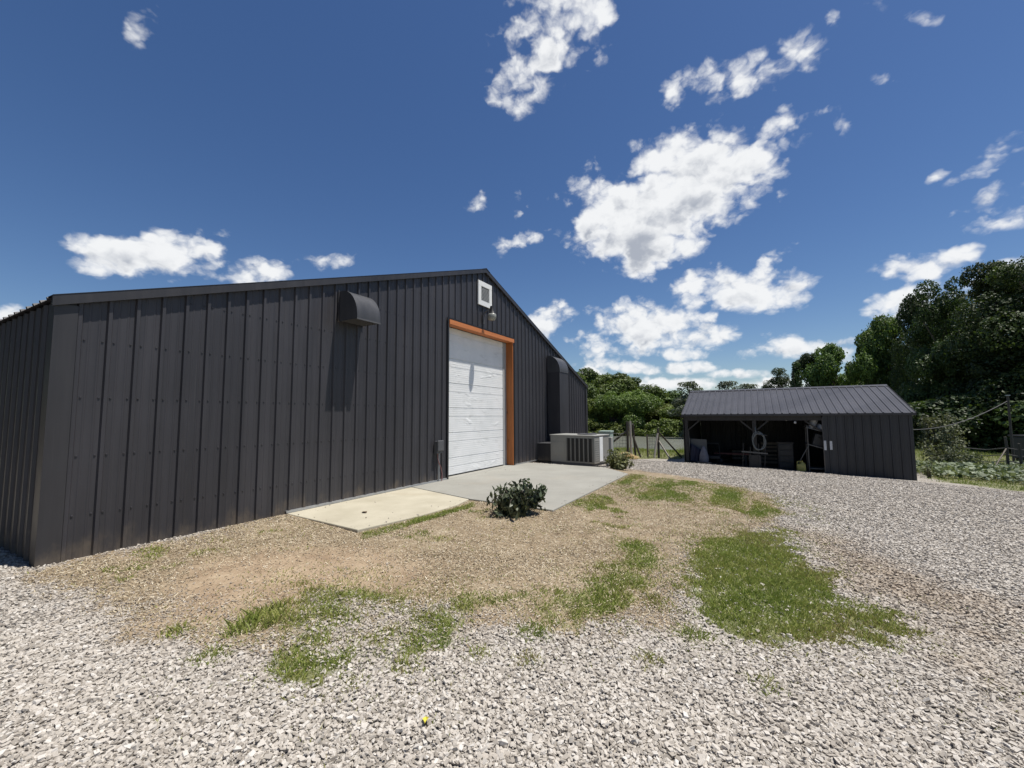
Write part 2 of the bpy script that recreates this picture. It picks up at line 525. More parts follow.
def leaf_mat(name, dark, light, trans=0.28, rough=0.55, objvar=0.35):
    m, n, b = new_mat(name)
    at = n.new('ShaderNodeAttribute', attribute_name='rnd')
    oi = n.new('ShaderNodeObjectInfo')
    base = n.ramp(at.outputs['Fac'], [(0.0, dark), (0.75, light), (1.0, tuple(min(1, c*1.25+0.01) for c in light))])
    hs = n.new('ShaderNodeHueSaturation')
    n.link(base, hs.inputs['Color'])
    n.link(n.math('MULTIPLY_ADD', oi.outputs['Random'], 0.03, 0.485), hs.inputs['Hue'])
    n.link(n.math('MULTIPLY_ADD', oi.outputs['Random'], objvar, 1 - objvar/2), hs.inputs['Value'])
    out = n.t.nodes['Material Output']
    n.link(hs.outputs[0], b.inputs['Base Color'])
    b.inputs['Roughness'].default_value = rough
    b.inputs['Specular IOR Level'].default_value = 0.35
    tr = n.new('ShaderNodeBsdfTranslucent')
    n.link(n.mix(1.0, hs.outputs[0], (1.15, 1.2, 0.6), 'MULTIPLY'), tr.inputs[0])
    ms = n.new('ShaderNodeMixShader'); ms.inputs[0].default_value = trans
    n.link(b.outputs[0], ms.inputs[1]); n.link(tr.outputs[0], ms.inputs[2])
    n.link(ms.outputs[0], out.inputs[0])
    return m
MAT['leaf_wood'] = leaf_mat('woodland leaves', (0.015, 0.028, 0.009), (0.066, 0.098, 0.028))
MAT['leaf_shore'] = leaf_mat('lakeshore leaves', (0.040, 0.070, 0.018), (0.125, 0.180, 0.042))
MAT['leaf_bright'] = leaf_mat('willow leaves', (0.056, 0.088, 0.018), (0.165, 0.220, 0.050))
MAT['leaf_pale'] = leaf_mat('grey green leaves', (0.07, 0.09, 0.06), (0.15, 0.175, 0.12))
MAT['leaf_bush'] = leaf_mat('wilted dark leaves', (0.018, 0.027, 0.013), (0.115, 0.138, 0.080), 0.12, 0.42)
MAT['leaf_olive'] = leaf_mat('olive shrub leaves', (0.05, 0.06, 0.02), (0.19, 0.20, 0.085), 0.2)
MAT['leaf_garden'] = leaf_mat('garden leaves', (0.055, 0.090, 0.032), (0.27, 0.32, 0.21), 0.2)
MAT['leaf_sap'] = leaf_mat('sapling leaves', (0.06, 0.075, 0.035), (0.20, 0.215, 0.13), 0.3)

# ------------------------------------------------------------------ terrain shape and ground zones
def sp(t, k=0.6):
    return np.logaddexp(0, np.asarray(t, float)/k)*k
def sstep(a, b, x):
    t = np.clip((np.asarray(x, float)-a)/(b-a), 0, 1)
    return t*t*(3-2*t)
def _hash(ix, iy, s):
    h = (ix.astype(np.int64)*374761393 + iy.astype(np.int64)*668265263 + s*974634777) & 0x7fffffff
    h = ((h ^ (h >> 13)) * 1274126177) & 0x7fffffff
    return ((h ^ (h >> 16)) & 0xffff) / 65535.0
def vnoise(x, y, s=0):
    x = np.asarray(x, float); y = np.asarray(y, float)
    ix = np.floor(x); iy = np.floor(y); fx = x-ix; fy = y-iy
    fx = fx*fx*(3-2*fx); fy = fy*fy*(3-2*fy)
    a = _hash(ix, iy, s); b = _hash(ix+1, iy, s); c = _hash(ix, iy+1, s); d = _hash(ix+1, iy+1, s)
    return (a*(1-fx)+b*fx)*(1-fy) + (c*(1-fx)+d*fx)*fy
def fbm(x, y, s=0, o=4):
    t = 0; a = 0.5; k = 1.0
    for i in range(o):
        t = t + a*vnoise(x*k, y*k, s+i*17); a *= 0.5; k *= 2.03
    return t/(1-0.5**o)

def poly_sd(x, y, poly):
    """signed distance, positive inside"""
    x = np.asarray(x, float); y = np.asarray(y, float)
    best = np.full(x.shape, 1e9); ins = np.zeros(x.shape, bool)
    n = len(poly)
    for i in range(n):
        x0, y0 = poly[i]; x1, y1 = poly[(i+1) % n]
        dx, dy = x1-x0, y1-y0
        t = np.clip(((x-x0)*dx+(y-y0)*dy)/(dx*dx+dy*dy+1e-12), 0, 1)
        best = np.minimum(best, np.hypot(x-x0-t*dx, y-y0-t*dy))
        c = ((y0 > y) != (y1 > y)) & (x < dx*(y-y0)/(dy if abs(dy) > 1e-12 else 1e-12) + x0)
        ins ^= c
    return np.where(ins, best, -best)

SLABS = [(2.40,0.1),(2.29,-1.63),(3.2,-1.80),(4.0,-1.82),(4.47,-1.72),(4.37,-3.28),(8.70,-3.25),(9.62,-2.42),(9.75,0.1)]
WATER_Z = -2.0
def ground_z(x, y):
    x = np.asarray(x, float); y = np.asarray(y, float)
    z = -0.035*sp(np.minimum(-y, 14)-1.8) - 0.055*sp(np.minimum(x, 19)-9)
    nb = sstep(-9, -3, y)                                   # 1 on the pond side, 0 on the garden side
    fall = sstep(19.5, 50, x)*2.25
    rise = sstep(66, 92, x + 0.35*(fbm(x*0.06, y*0.06, 5)-0.5)*40)*2.1
    z = z - nb*(fall - rise) - (1-nb)*sstep(19, 30, x)*0.35
    near = (x > -6) & (x < 22) & (y > -16) & (y < 3)
    z = z + np.where(near, (fbm(x*1.3, y*1.3, 3)-0.5)*0.05*sstep(0.0, 1.2, np.hypot(np.maximum(-y, 0), 0)), (fbm(x*0.2, y*0.2, 8)-0.5)*0.25*sstep(22, 30, x))
    m = (x > 1) & (x < 11.5) & (y > -5) & (y < 1)
    d = np.full(np.shape(x), 9.0)
    d = np.where(m, np.maximum(-poly_sd(x, y, SLABS), 0), d)
    w = np.exp(-(d/0.45)**2)*sstep(2.55, 3.3, x)
    return z*(1-w) - 0.012*w

ZONE = dict(
 dirt=[(-0.06,0.99),(0.0,0.02),(2.43,0.3),(4.5,0.3),(9.5,0.3),(10.4,-2.4),(10.75,-3.05),(10.0,-4.66),(8.47,-5.91),(6.81,-6.43),(5.3,-5.99),(4.35,-5.66),(3.54,-5.32),(2.47,-5.35),(1.86,-5.49),(1.71,-5.13),(1.36,-4.69),(1.21,-4.32),(0.93,-4.19),(0.64,-3.97),(0.45,-3.58),(0.25,-3.25),(0.02,-2.74),(-0.17,-2.27),(-0.2,-1.48),(-0.26,-0.19)],
 bare=[(0.29,-1.57),(0.84,-1.12),(1.61,-1.52),(2.06,-2.56),(1.72,-3.27),(1.19,-3.2),(0.8,-2.75),(0.36,-2.5),(0.1,-2.08)],
 clump=[(0.28,-2.7),(0.49,-2.63),(0.74,-2.72),(0.55,-2.99),(0.35,-2.96),(0.23,-2.84)],
 mixed=[(0.91,-2.59),(1.11,-2.83),(1.21,-3.4),(1.47,-3.79),(1.2,-4.08),(0.85,-4.1),(0.68,-3.93),(0.39,-3.92),(0.3,-3.6),(0.5,-3.1)],
 strip=[(3.84,-4.58),(3.76,-4.79),(2.82,-4.95),(2.11,-4.94),(1.73,-4.84),(1.68,-4.65),(1.83,-4.36),(2.21,-4.6),(2.9,-4.61)],
 lawn=[(4.2,-5.25),(5.07,-5.64),(5.31,-6.15),(4.45,-6.25),(3.39,-6.41),(2.97,-6.77),(2.57,-6.71),(2.23,-6.38),(2.05,-6.0),(2.12,-5.65),(2.13,-5.46),(2.68,-5.33)],
 thin=[(9.91,-3.04),(9.52,-4.71),(7.95,-5.9),(6.49,-6.41),(5.84,-5.88),(6.39,-5.03),(6.18,-4.1),(6.83,-3.48)],
 thin2=[(5.36,-2.97),(6.65,-3.24),(4.81,-4.42),(3.73,-4.43),(4.08,-3.81)],
 brown=[(5.84,-5.88),(5.79,-6.68),(4.76,-7.15),(3.77,-7.68),(1.94,-6.99),(2.09,-6.8),(2.61,-6.66),(3.65,-6.41)],
 thin3=[(1.47,-3.79),(1.95,-4.2),(1.95,-4.7),(1.70,-5.05),(1.36,-4.69),(1.21,-4.2)],
 edge=[(2.24,-1.70),(3.87,-1.9),(4.5,-1.85),(4.11,-2.1),(3.24,-2.05),(2.05,-1.96)],
 verge=[(16.9,-10.6),(20.5,-11.0),(40,-14),(40,-30),(13.2,-30),(12.6,-12.6)],
 pondside=[(15.6,-1.55),(17.5,-2.3),(17.9,-3.0),(40,-8.5),(120,-10),(120,90),(14.9,90),(14.9,0.2)],
)
def zones(x, y):
    """dirt, grass, brown amounts 0..1"""
    w = (fbm(x*1.1, y*1.1, 21)-0.5)*0.55 + (fbm(x*6, y*6, 31)-0.5)*0.30
    S = {k: poly_sd(x, y, p) for k, p in ZONE.items()}
    dirt = sstep(-0.30, 0.45, S['dirt'] + w*1.1)
    dirt = dirt*(1-0.55*sstep(-0.35, 0.30, S['mixed'] + w*0.9))
    bare = sstep(-0.3, 0.3, S['bare'] + w)
    pat = fbm(x*3.1, y*3.1, 41); pat2 = fbm(x*1.3+7, y*1.3, 47)
    g = np.maximum.reduce([
        sstep(-0.05, 0.08, S['clump'] + w*0.25)*1.0,
        sstep(-0.22, 0.20, S['mixed'] + 0.06 + w*1.1)*(0.45+0.55*sstep(0.34, 0.56, pat))*0.85,
        sstep(-0.14, 0.26, S['strip'] + 0.10 + w*0.8)*(0.55+0.45*sstep(0.35, 0.55, pat)),
        sstep(-0.25, 0.50, S['lawn'] + 0.12 + w*1.4)*(0.85+0.15*sstep(0.3, 0.5, pat)),
        sstep(-0.2, 0.3, S['thin'] + w)*(0.42+0.58*sstep(0.40, 0.58, fbm(x*0.9, y*2.6, 43)))*0.72,
        sstep(-0.2, 0.3, S['thin2'] + w)*(0.15+0.85*sstep(0.42, 0.60, pat))*0.65,
        sstep(-0.25, 0.25, S['thin3'] + w)*(0.2+0.8*sstep(0.40, 0.60, pat))*0.62,
        sstep(-0.03, 0.06, S['edge'] + w*0.12)*0.8,
        sstep(-0.1, 0.5, S['verge'] + w*0.6)*0.8,
        sstep(-0.1, 0.6, S['pondside'] + w*0.6)*0.85,
        sstep(0.2, 0.5, S['dirt'] + w)*sstep(0.60, 0.72, pat2)*sstep(0.45, 0.6, pat)*0.45*(1-bare),
    ])
    far = np.maximum.reduce([sstep(20, 22, x), sstep(-17, -19, y), sstep(-8, -14, x)*0.0])
    g = np.maximum(g, far*0.8)
    brown = sstep(-0.35, 0.45, S['brown'] + w*1.3)*(0.5+0.5*sstep(0.4, 0.6, pat2))
    return dirt, g, brown, bare, S

def graded(lo, hi, step, far, growth=1.22):
    c = list(np.arange(lo, hi+1e-6, step)); s = step
    x = c[-1]
    while x < far: s *= growth; x += s; c.append(x)
    s = step; x = c[0]; left = []
    while x > -far: s *= growth; x -= s; left.append(x)
    return np.array(left[::-1] + c)
gx = graded(-3.0, 21.0, 0.075, 900)
gy = graded(-12.0, 1.0, 0.075, 900)
GX, GY = np.meshgrid(gx, gy, indexing='ij')
GZ = ground_z(GX, GY)
# the ground runs under the slabs and the barn
dirt, grs, brn, bare, _S = zones(GX, GY)
nx_, ny_ = GX.shape
idx = np.arange(nx_*ny_).reshape(nx_, ny_)
Fg = np.stack([idx[:-1,:-1], idx[1:,:-1], idx[1:,1:], idx[:-1,1:]], -1).reshape(-1, 4)
GZ = np.where(poly_sd(GX, GY, SLABS) > 0.09, np.minimum(GZ, -0.03) - 0.02, GZ)
Vg = np.stack([GX, GY, GZ], -1).reshape(-1, 3)
me = fast_mesh('ground', Vg, Fg, {'zone': np.stack([dirt, grs, brn], -1).reshape(-1, 3), 'bare': bare.ravel()}, True)

def ground_mat():
    m, n, b = new_mat('gravel, dirt and turf')
    co = gcoord(n)
    za = n.new('ShaderNodeAttribute', attribute_name='zone')
    sz = n.new('ShaderNodeSeparateXYZ'); n.link(za.outputs['Vector'], sz.inputs[0])
    zb = n.new('ShaderNodeAttribute', attribute_name='bare')
    # gravel: crushed limestone cells
    wv = n.vec('ADD', co, n.vec('MULTIPLY', n.noise(co, 18, 2, 0.5, out='Color'), (0.03, 0.03, 0.0)))
    cell = n.new('ShaderNodeTexVoronoi', feature='F1'); n.link(wv, cell.inputs['Vector']); cell.inputs['Scale'].default_value = 38
    csep = n.new('ShaderNodeSeparateColor'); n.link(cell.outputs['Color'], csep.inputs[0])
    gcol = n.ramp(csep.outputs[0], [(0.0, (0.26, 0.236, 0.205)), (0.3, (0.41, 0.376, 0.330)), (0.7, (0.52, 0.483, 0.432)), (1.0, (0.63, 0.595, 0.545))])
    gap = n.smooth(cell.outputs['Distance'], 0.36, 0.70)
    gcol = n.mix(n.math('MULTIPLY', gap, 0.6), gcol, (0.13, 0.115, 0.095))
    big = n.noise(co, 0.55, 5, 0.6)
    gcol = n.mix(n.math('MULTIPLY', n.smooth(big, 0.45, 0.7), 0.35), gcol, (0.36, 0.31, 0.25))
    bn = n.math('MULTIPLY', sz.outputs[2], n.smooth(n.noise(co, 4, 6, 0.65), 0.30, 0.62))
    gcol = n.mix(n.math('MULTIPLY', bn, 0.72), gcol, (0.25, 0.175, 0.115))
    # dirt with chips
    f = n.math('ADD', n.math('MULTIPLY', n.noise(co, 5.5, 8, 0.68), 0.6), n.math('MULTIPLY', n.noise(co, 1.5, 5, 0.62, 0.6), 0.4))
    dcol = n.ramp(f, [(0.25, (0.135, 0.100, 0.064)), (0.5, (0.270, 0.210, 0.138)), (0.75, (0.43, 0.360, 0.255))])
    bcol = n.ramp(n.noise(co, 3.0, 7, 0.62), [(0.3, (0.26, 0.185, 0.120)), (0.7, (0.41, 0.318, 0.215))])
    dcol = n.mix(zb.outputs['Fac'], dcol, bcol)
    chip = n.new('ShaderNodeTexVoronoi', feature='F1'); n.link(wv, chip.inputs['Vector']); chip.inputs['Scale'].default_value = 42
    chs = n.new('ShaderNodeSeparateColor'); n.link(chip.outputs['Color'], chs.inputs[0])
    pick = n.math('MULTIPLY', n.math('GREATER_THAN', chs.outputs[1], 0.72), n.smooth(chip.outputs['Distance'], 0.42, 0.30))
    pick = n.math('MULTIPLY', pick, n.math('MULTIPLY_ADD', zb.outputs['Fac'], -0.6, 0.9))
    dcol = n.mix(pick, dcol, n.ramp(chs.outputs[2], [(0, (0.35, 0.30, 0.22)), (1, (0.60, 0.54, 0.44))]))
    # turf earth between blades
    tcol = n.ramp(n.noise(co, 9, 6, 0.65), [(0.3, (0.105, 0.120, 0.040)), (0.6, (0.185, 0.190, 0.076)), (0.8, (0.28, 0.24, 0.135))])
    ed = n.math('MULTIPLY', n.math('SUBTRACT', n.noise(co, 7, 5, 0.7), 0.5), 0.9)
    df = n.smooth(n.math('ADD', sz.outputs[0], ed), 0.35, 0.65)
    gf = n.smooth(n.math('ADD', sz.outputs[1], n.math('MULTIPLY', ed, 0.9)), 0.42, 0.85)
    col = n.mix(df, gcol, dcol)
    col = n.mix(n.math('MULTIPLY', gf, 0.9), col, tcol)
    n.link(col, b.inputs['Base Color'])
    b.inputs['Roughness'].default_value = 0.95
    b.inputs['Specular IOR Level'].default_value = 0.15
    hg = n.math('MULTIPLY', n.math('SUBTRACT', 1.0, cell.outputs['Distance']), n.math('MULTIPLY_ADD', df, -0.8, 1.0))
    hg = n.math('ADD', hg, n.math('MULTIPLY_ADD', csep.outputs[1], 0.7, n.math('MULTIPLY', f, 0.5)))
    n.link(n.bump(hg, 0.85, 0.022), b.inputs['Normal'])
    return m
MAT['ground'] = ground_mat()
ground = link('ground', me, MAT['ground'])
tag(ground, 'sloping gravel yard with tan dirt and green turf patches', None, kind='structure')

# ------------------------------------------------------------------ pond
def water_mat():
    m, n, b = new_mat('pond water')
    co = gcoord(n)
    b.inputs['Base Color'].default_value = (0.17, 0.175, 0.145, 1)
    b.inputs['Roughness'].default_value = 0.22
    b.inputs['IOR'].default_value = 1.33
    w = n.noise(n.vec('MULTIPLY', co, (2.2, 1.0, 1)), 1.5, 4, 0.6)
    n.link(n.bump(w, 0.35, 0.06), b.inputs['Normal'])
    return m
MAT['water'] = water_mat()
wv = [(24, -20, WATER_Z), (100, -20, WATER_Z), (100, 110, WATER_Z), (24, 110, WATER_Z)]
pond = link('water', fast_mesh('water', wv, [(0,1,2,3)]), MAT['water'])
tag(pond, 'still grey pond behind the fence', None, kind='structure')

# ------------------------------------------------------------------ concrete
def slab(name, pts, top, thick, mat, label):
    o = MB().prism([(x, y, top-thick) for x, y in pts], (0, 0, thick)).build(name, mat)
    import bmesh
    bm = bmesh.new(); bm.from_mesh(o.data)
    ed = [e for e in bm.edges if all(abs(w.co.z-top) < 1e-4 for w in e.verts)]
    bmesh.ops.bevel(bm, geom=ed, offset=0.012, segments=2, affect='EDGES', profile=0.5)
    bm.to_mesh(o.data); bm.free()
    return tag(o, label, None, kind='structure')
slab('path', [(2.40,-0.035),(2.29,-1.63),(3.2,-1.80),(4.0,-1.82),(4.47,-1.72),(4.92,-0.035)], 0.012, 0.16, MAT['concrete_old'], 'old sandy concrete strip along the barn wall')
slab('pavement', [(4.935,-0.035),(4.49,-1.72),(4.37,-3.28),(8.70,-3.25),(9.62,-2.42),(9.75,-0.035)], 0.016, 0.2, MAT['concrete'], 'smooth grey concrete apron before the white door')

# ------------------------------------------------------------------ ribbed metal sheets
PITCH = 0.2286
def rib_points(a, b, phase=0.0):
    """positions and heights of the sheet profile between a and b"""
    pts = {a: None, b: None}
    k0 = int(math.floor((a-phase)/PITCH))-1
    for k in range(k0, int(math.ceil((b-phase)/PITCH))+2):
        c = phase + k*PITCH
        for off in (-0.027, -0.015, 0.015, 0.027):
            pts[c+off] = 1
        for mm in (PITCH/3, 2*PITCH/3):
            for off in (-0.013, -0.005, 0.005, 0.013):
                pts[c+mm+off] = 1
    ss = sorted(s for s in pts if a-1e-9 <= s <= b+1e-9)
    def hgt(s):
        t = (s-phase) % PITCH
        d = min(t, PITCH-t)
        if d <= 0.0151: return 0.025
        if d < 0.027: return 0.025*(0.027-d)/0.012
        for mm in (PITCH/3, 2*PITCH/3):
            e = abs(t-mm)
            if e <= 0.0051: return 0.0035
            if e < 0.013: return 0.0035*(0.013-e)/0.008
        return 0.0
    return [(s, hgt(s)) for s in ss]

def rib_wall(mb, a, b, org, along, out, zb, zt, phase=0.0, breaks=()):
    """vertical sheet from s=a to s=b; org + s*along; ribs stand out; zb, zt functions of s"""
    o = Vector(org); al = Vector(along); ou = Vector(out)
    pts = rib_points(a, b, phase)
    for br in breaks:
        if a < br < b and all(abs(br-s) > 1e-4 for s, _ in pts):
            i = next(i for i, (s, _) in enumerate(pts) if s > br)
            s0, h0 = pts[i-1]; s1, h1 = pts[i]
            pts.insert(i, (br, h0+(h1-h0)*(br-s0)/(s1-s0)))
    base = len(mb.v)
    for s, hh in pts:
        p = o + al*s + ou*hh
        mb.v.append((p.x, p.y, zb(s))); mb.v.append((p.x, p.y, zt(s)))
    for i in range(len(pts)-1):
        j = base+2*i
        mb.f.append((j, j+2, j+3, j+1))

def rib_roof(mb, a, b, p_eave, p_ridge, along, nrm, phase=0.0):
    pe = Vector(p_eave); pr = Vector(p_ridge); al = Vector(along); nn = Vector(nrm).normalized()
    base = len(mb.v)
    pts = rib_points(a, b, phase)
    for s, hh in pts:
        for p in (pe, pr):
            q = p + al*s + nn*hh
            mb.v.append(tuple(q))
    for i in range(len(pts)-1):
        j = base+2*i
        mb.f.append((j, j+2, j+3, j+1))

def screws(mb, xs, zs, y, ztop, skip=None, r=0.0085, out=(0, -1, 0)):
    for x in xs:
        for z in zs:
            if z > ztop(x)-0.12 or (skip and skip(x, z)): continue
            b0 = len(mb.v)
            for rr, yy in ((r*1.25, 0.0), (r, 0.008)):
                for k in range(6):
                    an = k*math.pi/3
                    mb.v.append((x+rr*math.cos(an), y-yy, z+rr*math.sin(an)))
            for k in range(6):
                k2 = (k+1) % 6
                mb.f.append((b0+k, b0+k2, b0+6+k2, b0+6+k))
            mb.f.append(tuple(b0+6+k for k in range(6)))

# ------------------------------------------------------------------ the barn
BW, PK, SL, EZ = 15.0, 7.53, 0.342, 2.56       # width, ridge position, slope, roof height at the eave
BD = 26.0
def roofz(x): return EZ + SL*(x if x <= PK else 2*PK-x)
def walltop(x): return roofz(x) - 0.055
barn = empty('metal_barn')
tag(barn, 'long charcoal ribbed metal barn with white roll-up door and orange door frame', 'barn')
DX0, DX1, DZ = 6.06, 8.97, 3.555
PH = 0.155 + 0.0
mb = MB()
rib_wall(mb, 0.0, DX0, (0,0,0), (1,0,0), (0,-1,0), lambda s: -0.15, walltop, PH)
rib_wall(mb, DX0, DX1, (0,0,0), (1,0,0), (0,-1,0), lambda s: DZ, walltop, PH, breaks=(PK,))
rib_wall(mb, DX1, BW, (0,0,0), (1,0,0), (0,-1,0), lambda s: -0.5, walltop, PH)
xs = []
k = 0
while PH + k*PITCH < BW:
    c = PH + k*PITCH
    xs += [c+0.045, c+PITCH-0.045]
    k += 1
screws(mb, xs, [0.42+0.585*i for i in range(8)], 0.0, walltop, lambda x, z: DX0-0.03 < x < DX1+0.03 and z < DZ)
mb.build('front_wall', MAT['charcoal'], barn, recalc=False)
mb = MB()
rib_wall(mb, 0.0, BD, (0,0,0), (0,1,0), (-1,0,0), lambda s: -0.15, lambda s: EZ-0.03, 0.12)
mb.build('side_wall', MAT['charcoal'], barn, recalc=False)
mb = MB()
rib_wall(mb, 0.0, BD, (BW,0,0), (0,1,0), (1,0,0), lambda s: -0.8, lambda s: roofz(BW)-0.03, 0.12)
mb.build('side_wall', MAT['charcoal'], barn, recalc=False)
mb = MB()
rib_wall(mb, 0.0, BW, (0,BD,0), (1,0,0), (0,1,0), lambda s: -0.8, walltop, PH, breaks=(PK,))
mb.build('back_wall', MAT['charcoal'], barn, recalc=False)
mb = MB()
nl = Vector((-SL, 0, 1)); nr = Vector((SL, 0, 1))
OV = 0.055
rib_roof(mb, -0.05, BD+0.05, (-OV,0,EZ-SL*OV), (PK,0,roofz(PK)), (0,1,0), nl, 0.10)
rib_roof(mb, -0.05, BD+0.05, (BW+OV,0,roofz(BW)-SL*OV), (PK,0,roofz(PK)), (0,1,0), nr, 0.10)
mb.build('roof', MAT['charcoal'], barn, recalc=False)
mb = MB()
for (a, b) in ((-OV, PK), (BW+OV, PK)):
    za, zb_ = roofz(a) if a > 0 else EZ+SL*a, roofz(PK)
    if a > PK: za = roofz(BW) - SL*OV
    mb = MB()
    for yy in (-0.066,):
        mb.prism([(a, yy, za+0.024), (b, yy, zb_+0.024), (b, yy, zb_-0.078), (a, yy, za-0.078)], (0, 0.037, 0))
        mb.prism([(a, yy-0.004, za+0.030), (b, yy-0.004, zb_+0.030), (b, yy-0.004, zb_+0.025), (a, yy-0.004, za+0.025)], (0, 0.18, 0))
    mb.build('rake_trim', MAT['trim'], barn)
mb = MB()
mb.prism([(PK-0.17, -0.075, roofz(PK-0.17)+0.034), (PK, -0.075, roofz(PK)+0.040), (PK+0.17, -0.075, roofz(PK+0.17)+0.034), (PK+0.17, -0.075, roofz(PK+0.17)+0.025), (PK, -0.075, roofz(PK)+0.029), (PK-0.17, -0.075, roofz(PK-0.17)+0.025)], (0, BD+0.12, 0))
mb.build('ridge_cap', MAT['trim'], barn)
for (x0, x1, sx) in ((0.0, 0.135, -1), (BW, BW-0.135, 1)):
    mb = MB()
    zt = min(walltop(x0), walltop(x1)) - 0.005
    xo = x0 + sx*0.033
    xa, xb = min(xo, x1), max(xo, x1)
    mb.box((xa, -0.034, -0.3), (xb, -0.0285, zt))
    mb.box((min(xo, xo-sx*0.005), -0.0284, -0.3), (max(xo, xo-sx*0.005), 0.13, zt))
    mb.build('corner_trim', MAT['trim'], barn)
mb = MB()
mb.box((2.39, -0.034, 0.0125), (DX0-0.05, -0.022, 0.040))
mb.box((2.39, -0.034, 0.040), (DX0-0.05, -0.0, 0.044))
mb.build('base_trim', MAT['galv'], barn)
MB().box((DX1+0.06, -0.034, 0.0165), (10.9, -0.022, 0.042)).build('base_trim', MAT['galv'], barn)
# door opening
mb = MB()
mb.box((DX0+0.006, -0.050, 3.452), (DX1+0.02, 0.16, 3.553))
mb.build('door_header', MAT['orange'], barn)
mb = MB()
mb.box((DX1-0.035, -0.024, 0.017), (DX1-0.002, 0.205, 3.4515))
mb.build('door_jamb', MAT['orangev'], barn)
mb = MB()
mb.box((DX0-0.045, -0.034, 0.014), (DX0+0.002, -0.0225, 3.57))
mb.box((DX0+0.002, -0.034, 0.014), (DX0+0.006, 0.20, 3.451))
mb.box((DX1+0.0005, -0.034, 0.018), (DX1+0.045, -0.0225, 3.40))
mb.box((DX0-0.045, -0.034, 3.571), (DX1+0.05, -0.0225, 3.60))
mb.build('door_flashing', MAT['black'], barn)
# sectional door: pairs of grooves
mb = MB()
dx0, dx1 = DX0+0.01, 8.76
prof = []
z = 0.02
prof.append((0.0, z))
def groove(zc, d=0.012, w=0.009):
    return [(0.0, zc-w-0.004), (d, zc-w), (d, zc+w), (0.0, zc+w+0.004)]
zz = 0.22
while zz < 3.4:
    prof += groove(zz, 0.006, 0.006); 
    if zz+0.205 < 3.4: prof += groove(zz+0.205, 0.014, 0.008)
    zz += 0.575
prof.append((0.0, 3.45))
b0 = 0
for d, z in prof:
    mb.v += [(dx0, 0.20+d, z), (dx1, 0.20+d, z)]
for i in range(len(prof)-1):
    mb.f.append((2*i, 2*i+1, 2*i+3, 2*i+2))
door = mb.build('overhead_door', MAT['door'], barn, recalc=False)
MB().box((dx0, 0.196, 0.0175), (dx1, 0.215, 0.045)).build('bottom_seal', MAT['rubber'], door)
MB().box((dx1+0.002, 0.19, 0.0175), (DX1-0.036, 0.215, 3.451)).build('door_track', MAT['louver'], barn)
MB().box((DX0+0.0065, -0.0345, -0.12), (DX1-0.0365, 0.26, 0.0155)).build('door_sill', MAT['concrete'], barn)
# gable vent
vent = MB()
VX0, VX1, VZ0, VZ1 = 7.20, 7.82, 4.165, 4.785
fwid = 0.125
vent.box((VX0,-0.052,VZ0),(VX1,-0.020,VZ0+fwid),0.004).box((VX0,-0.052,VZ1-fwid),(VX1,-0.020,VZ1),0.004)
vent.box((VX0,-0.051,VZ0+fwid),(VX0+fwid,-0.020,VZ1-fwid),0.004).box((VX1-fwid,-0.051,VZ0+fwid),(VX1,-0.020,VZ1-fwid),0.004)
vo = vent.build('gable_vent', MAT['white'], barn)
lv = MB()
zz = VZ0+fwid+0.01
while zz < VZ1-fwid-0.02:
    lv.prism([(VX0+fwid+0.001,-0.046,zz),(VX0+fwid+0.001,-0.042,zz),(VX0+fwid+0.001,-0.021,zz+0.030),(VX0+fwid+0.001,-0.025,zz+0.030)],(VX1-VX0-2*fwid-0.002,0,0))
    zz += 0.034
lv.build('louver', MAT['louver'], vo)

# ------------------------------------------------------------------ exhaust hood on the wall
def quarter_profile(p, h, n=14, flat=0.06):
    """side outline (y out negative, z up from 0): wall bottom, front bottom, curve to the wall top"""
    pts = [(0, 0), (-p, 0), (-p, 0.10*h)]
    for i in range(1, n+1):
        a = (math.pi/2)*i/n
        pts.append((-(flat + (p-flat)*math.cos(a)), 0.10*h + 0.90*h*math.sin(a)))
    pts.append((0, h))
    return pts
hx0, hx1, hz, hp, hh_ = 3.19, 3.67, 2.945, 0.435, 0.50
hood = empty('exhaust_hood', (hx0, -0.022, hz))
tag(hood, 'rounded charcoal exhaust hood high on the barn wall, left of the door', 'vent hood')
pr = quarter_profile(hp, hh_)
mb = MB()
outer = pr[1:]
b0 = len(mb.v)
for (y, z) in outer:
    mb.v += [(0, y, z), (hx1-hx0, y, z)]
for i in range(len(outer)-1):
    mb.f.append((2*i, 2*i+1, 2*i+3, 2*i+2))
nv = len(mb.v)
for xx in (0.003, hx1-hx0-0.003):
    b0 = len(mb.v)
    mb.v += [(xx, y, z) for y, z in pr]
    mb.f.append(tuple(range(b0, b0+len(pr))))
mb.build('hood_shell', MAT['hood'], hood, smooth=True)
mb = MB()
mb.box((0.004, -hp+0.004, 0.010), (hx1-hx0-0.004, -0.004, 0.018))
mb.box((-0.004, -hp-0.006, -0.012), (hx1-hx0+0.004, -hp+0.0, 0.012))
for i in range(6):
    yy = -0.06-0.06*i
    mb.box((0.006, yy-0.004, -0.004), (hx1-hx0-0.006, yy+0.004, 0.0095))
mb.build('grille', MAT['plastic_grey'], hood)
mb = MB()
mb.box((-0.03, -0.010, -0.01), (-0.0005, 0.0, hh_+0.02)).build('mounting_flange', MAT['trim'], hood)
MB().box((hx1-hx0+0.0005, -0.010, -0.01), (hx1-hx0+0.03, 0.0, hh_+0.02)).build('mounting_flange', MAT['trim'], hood)

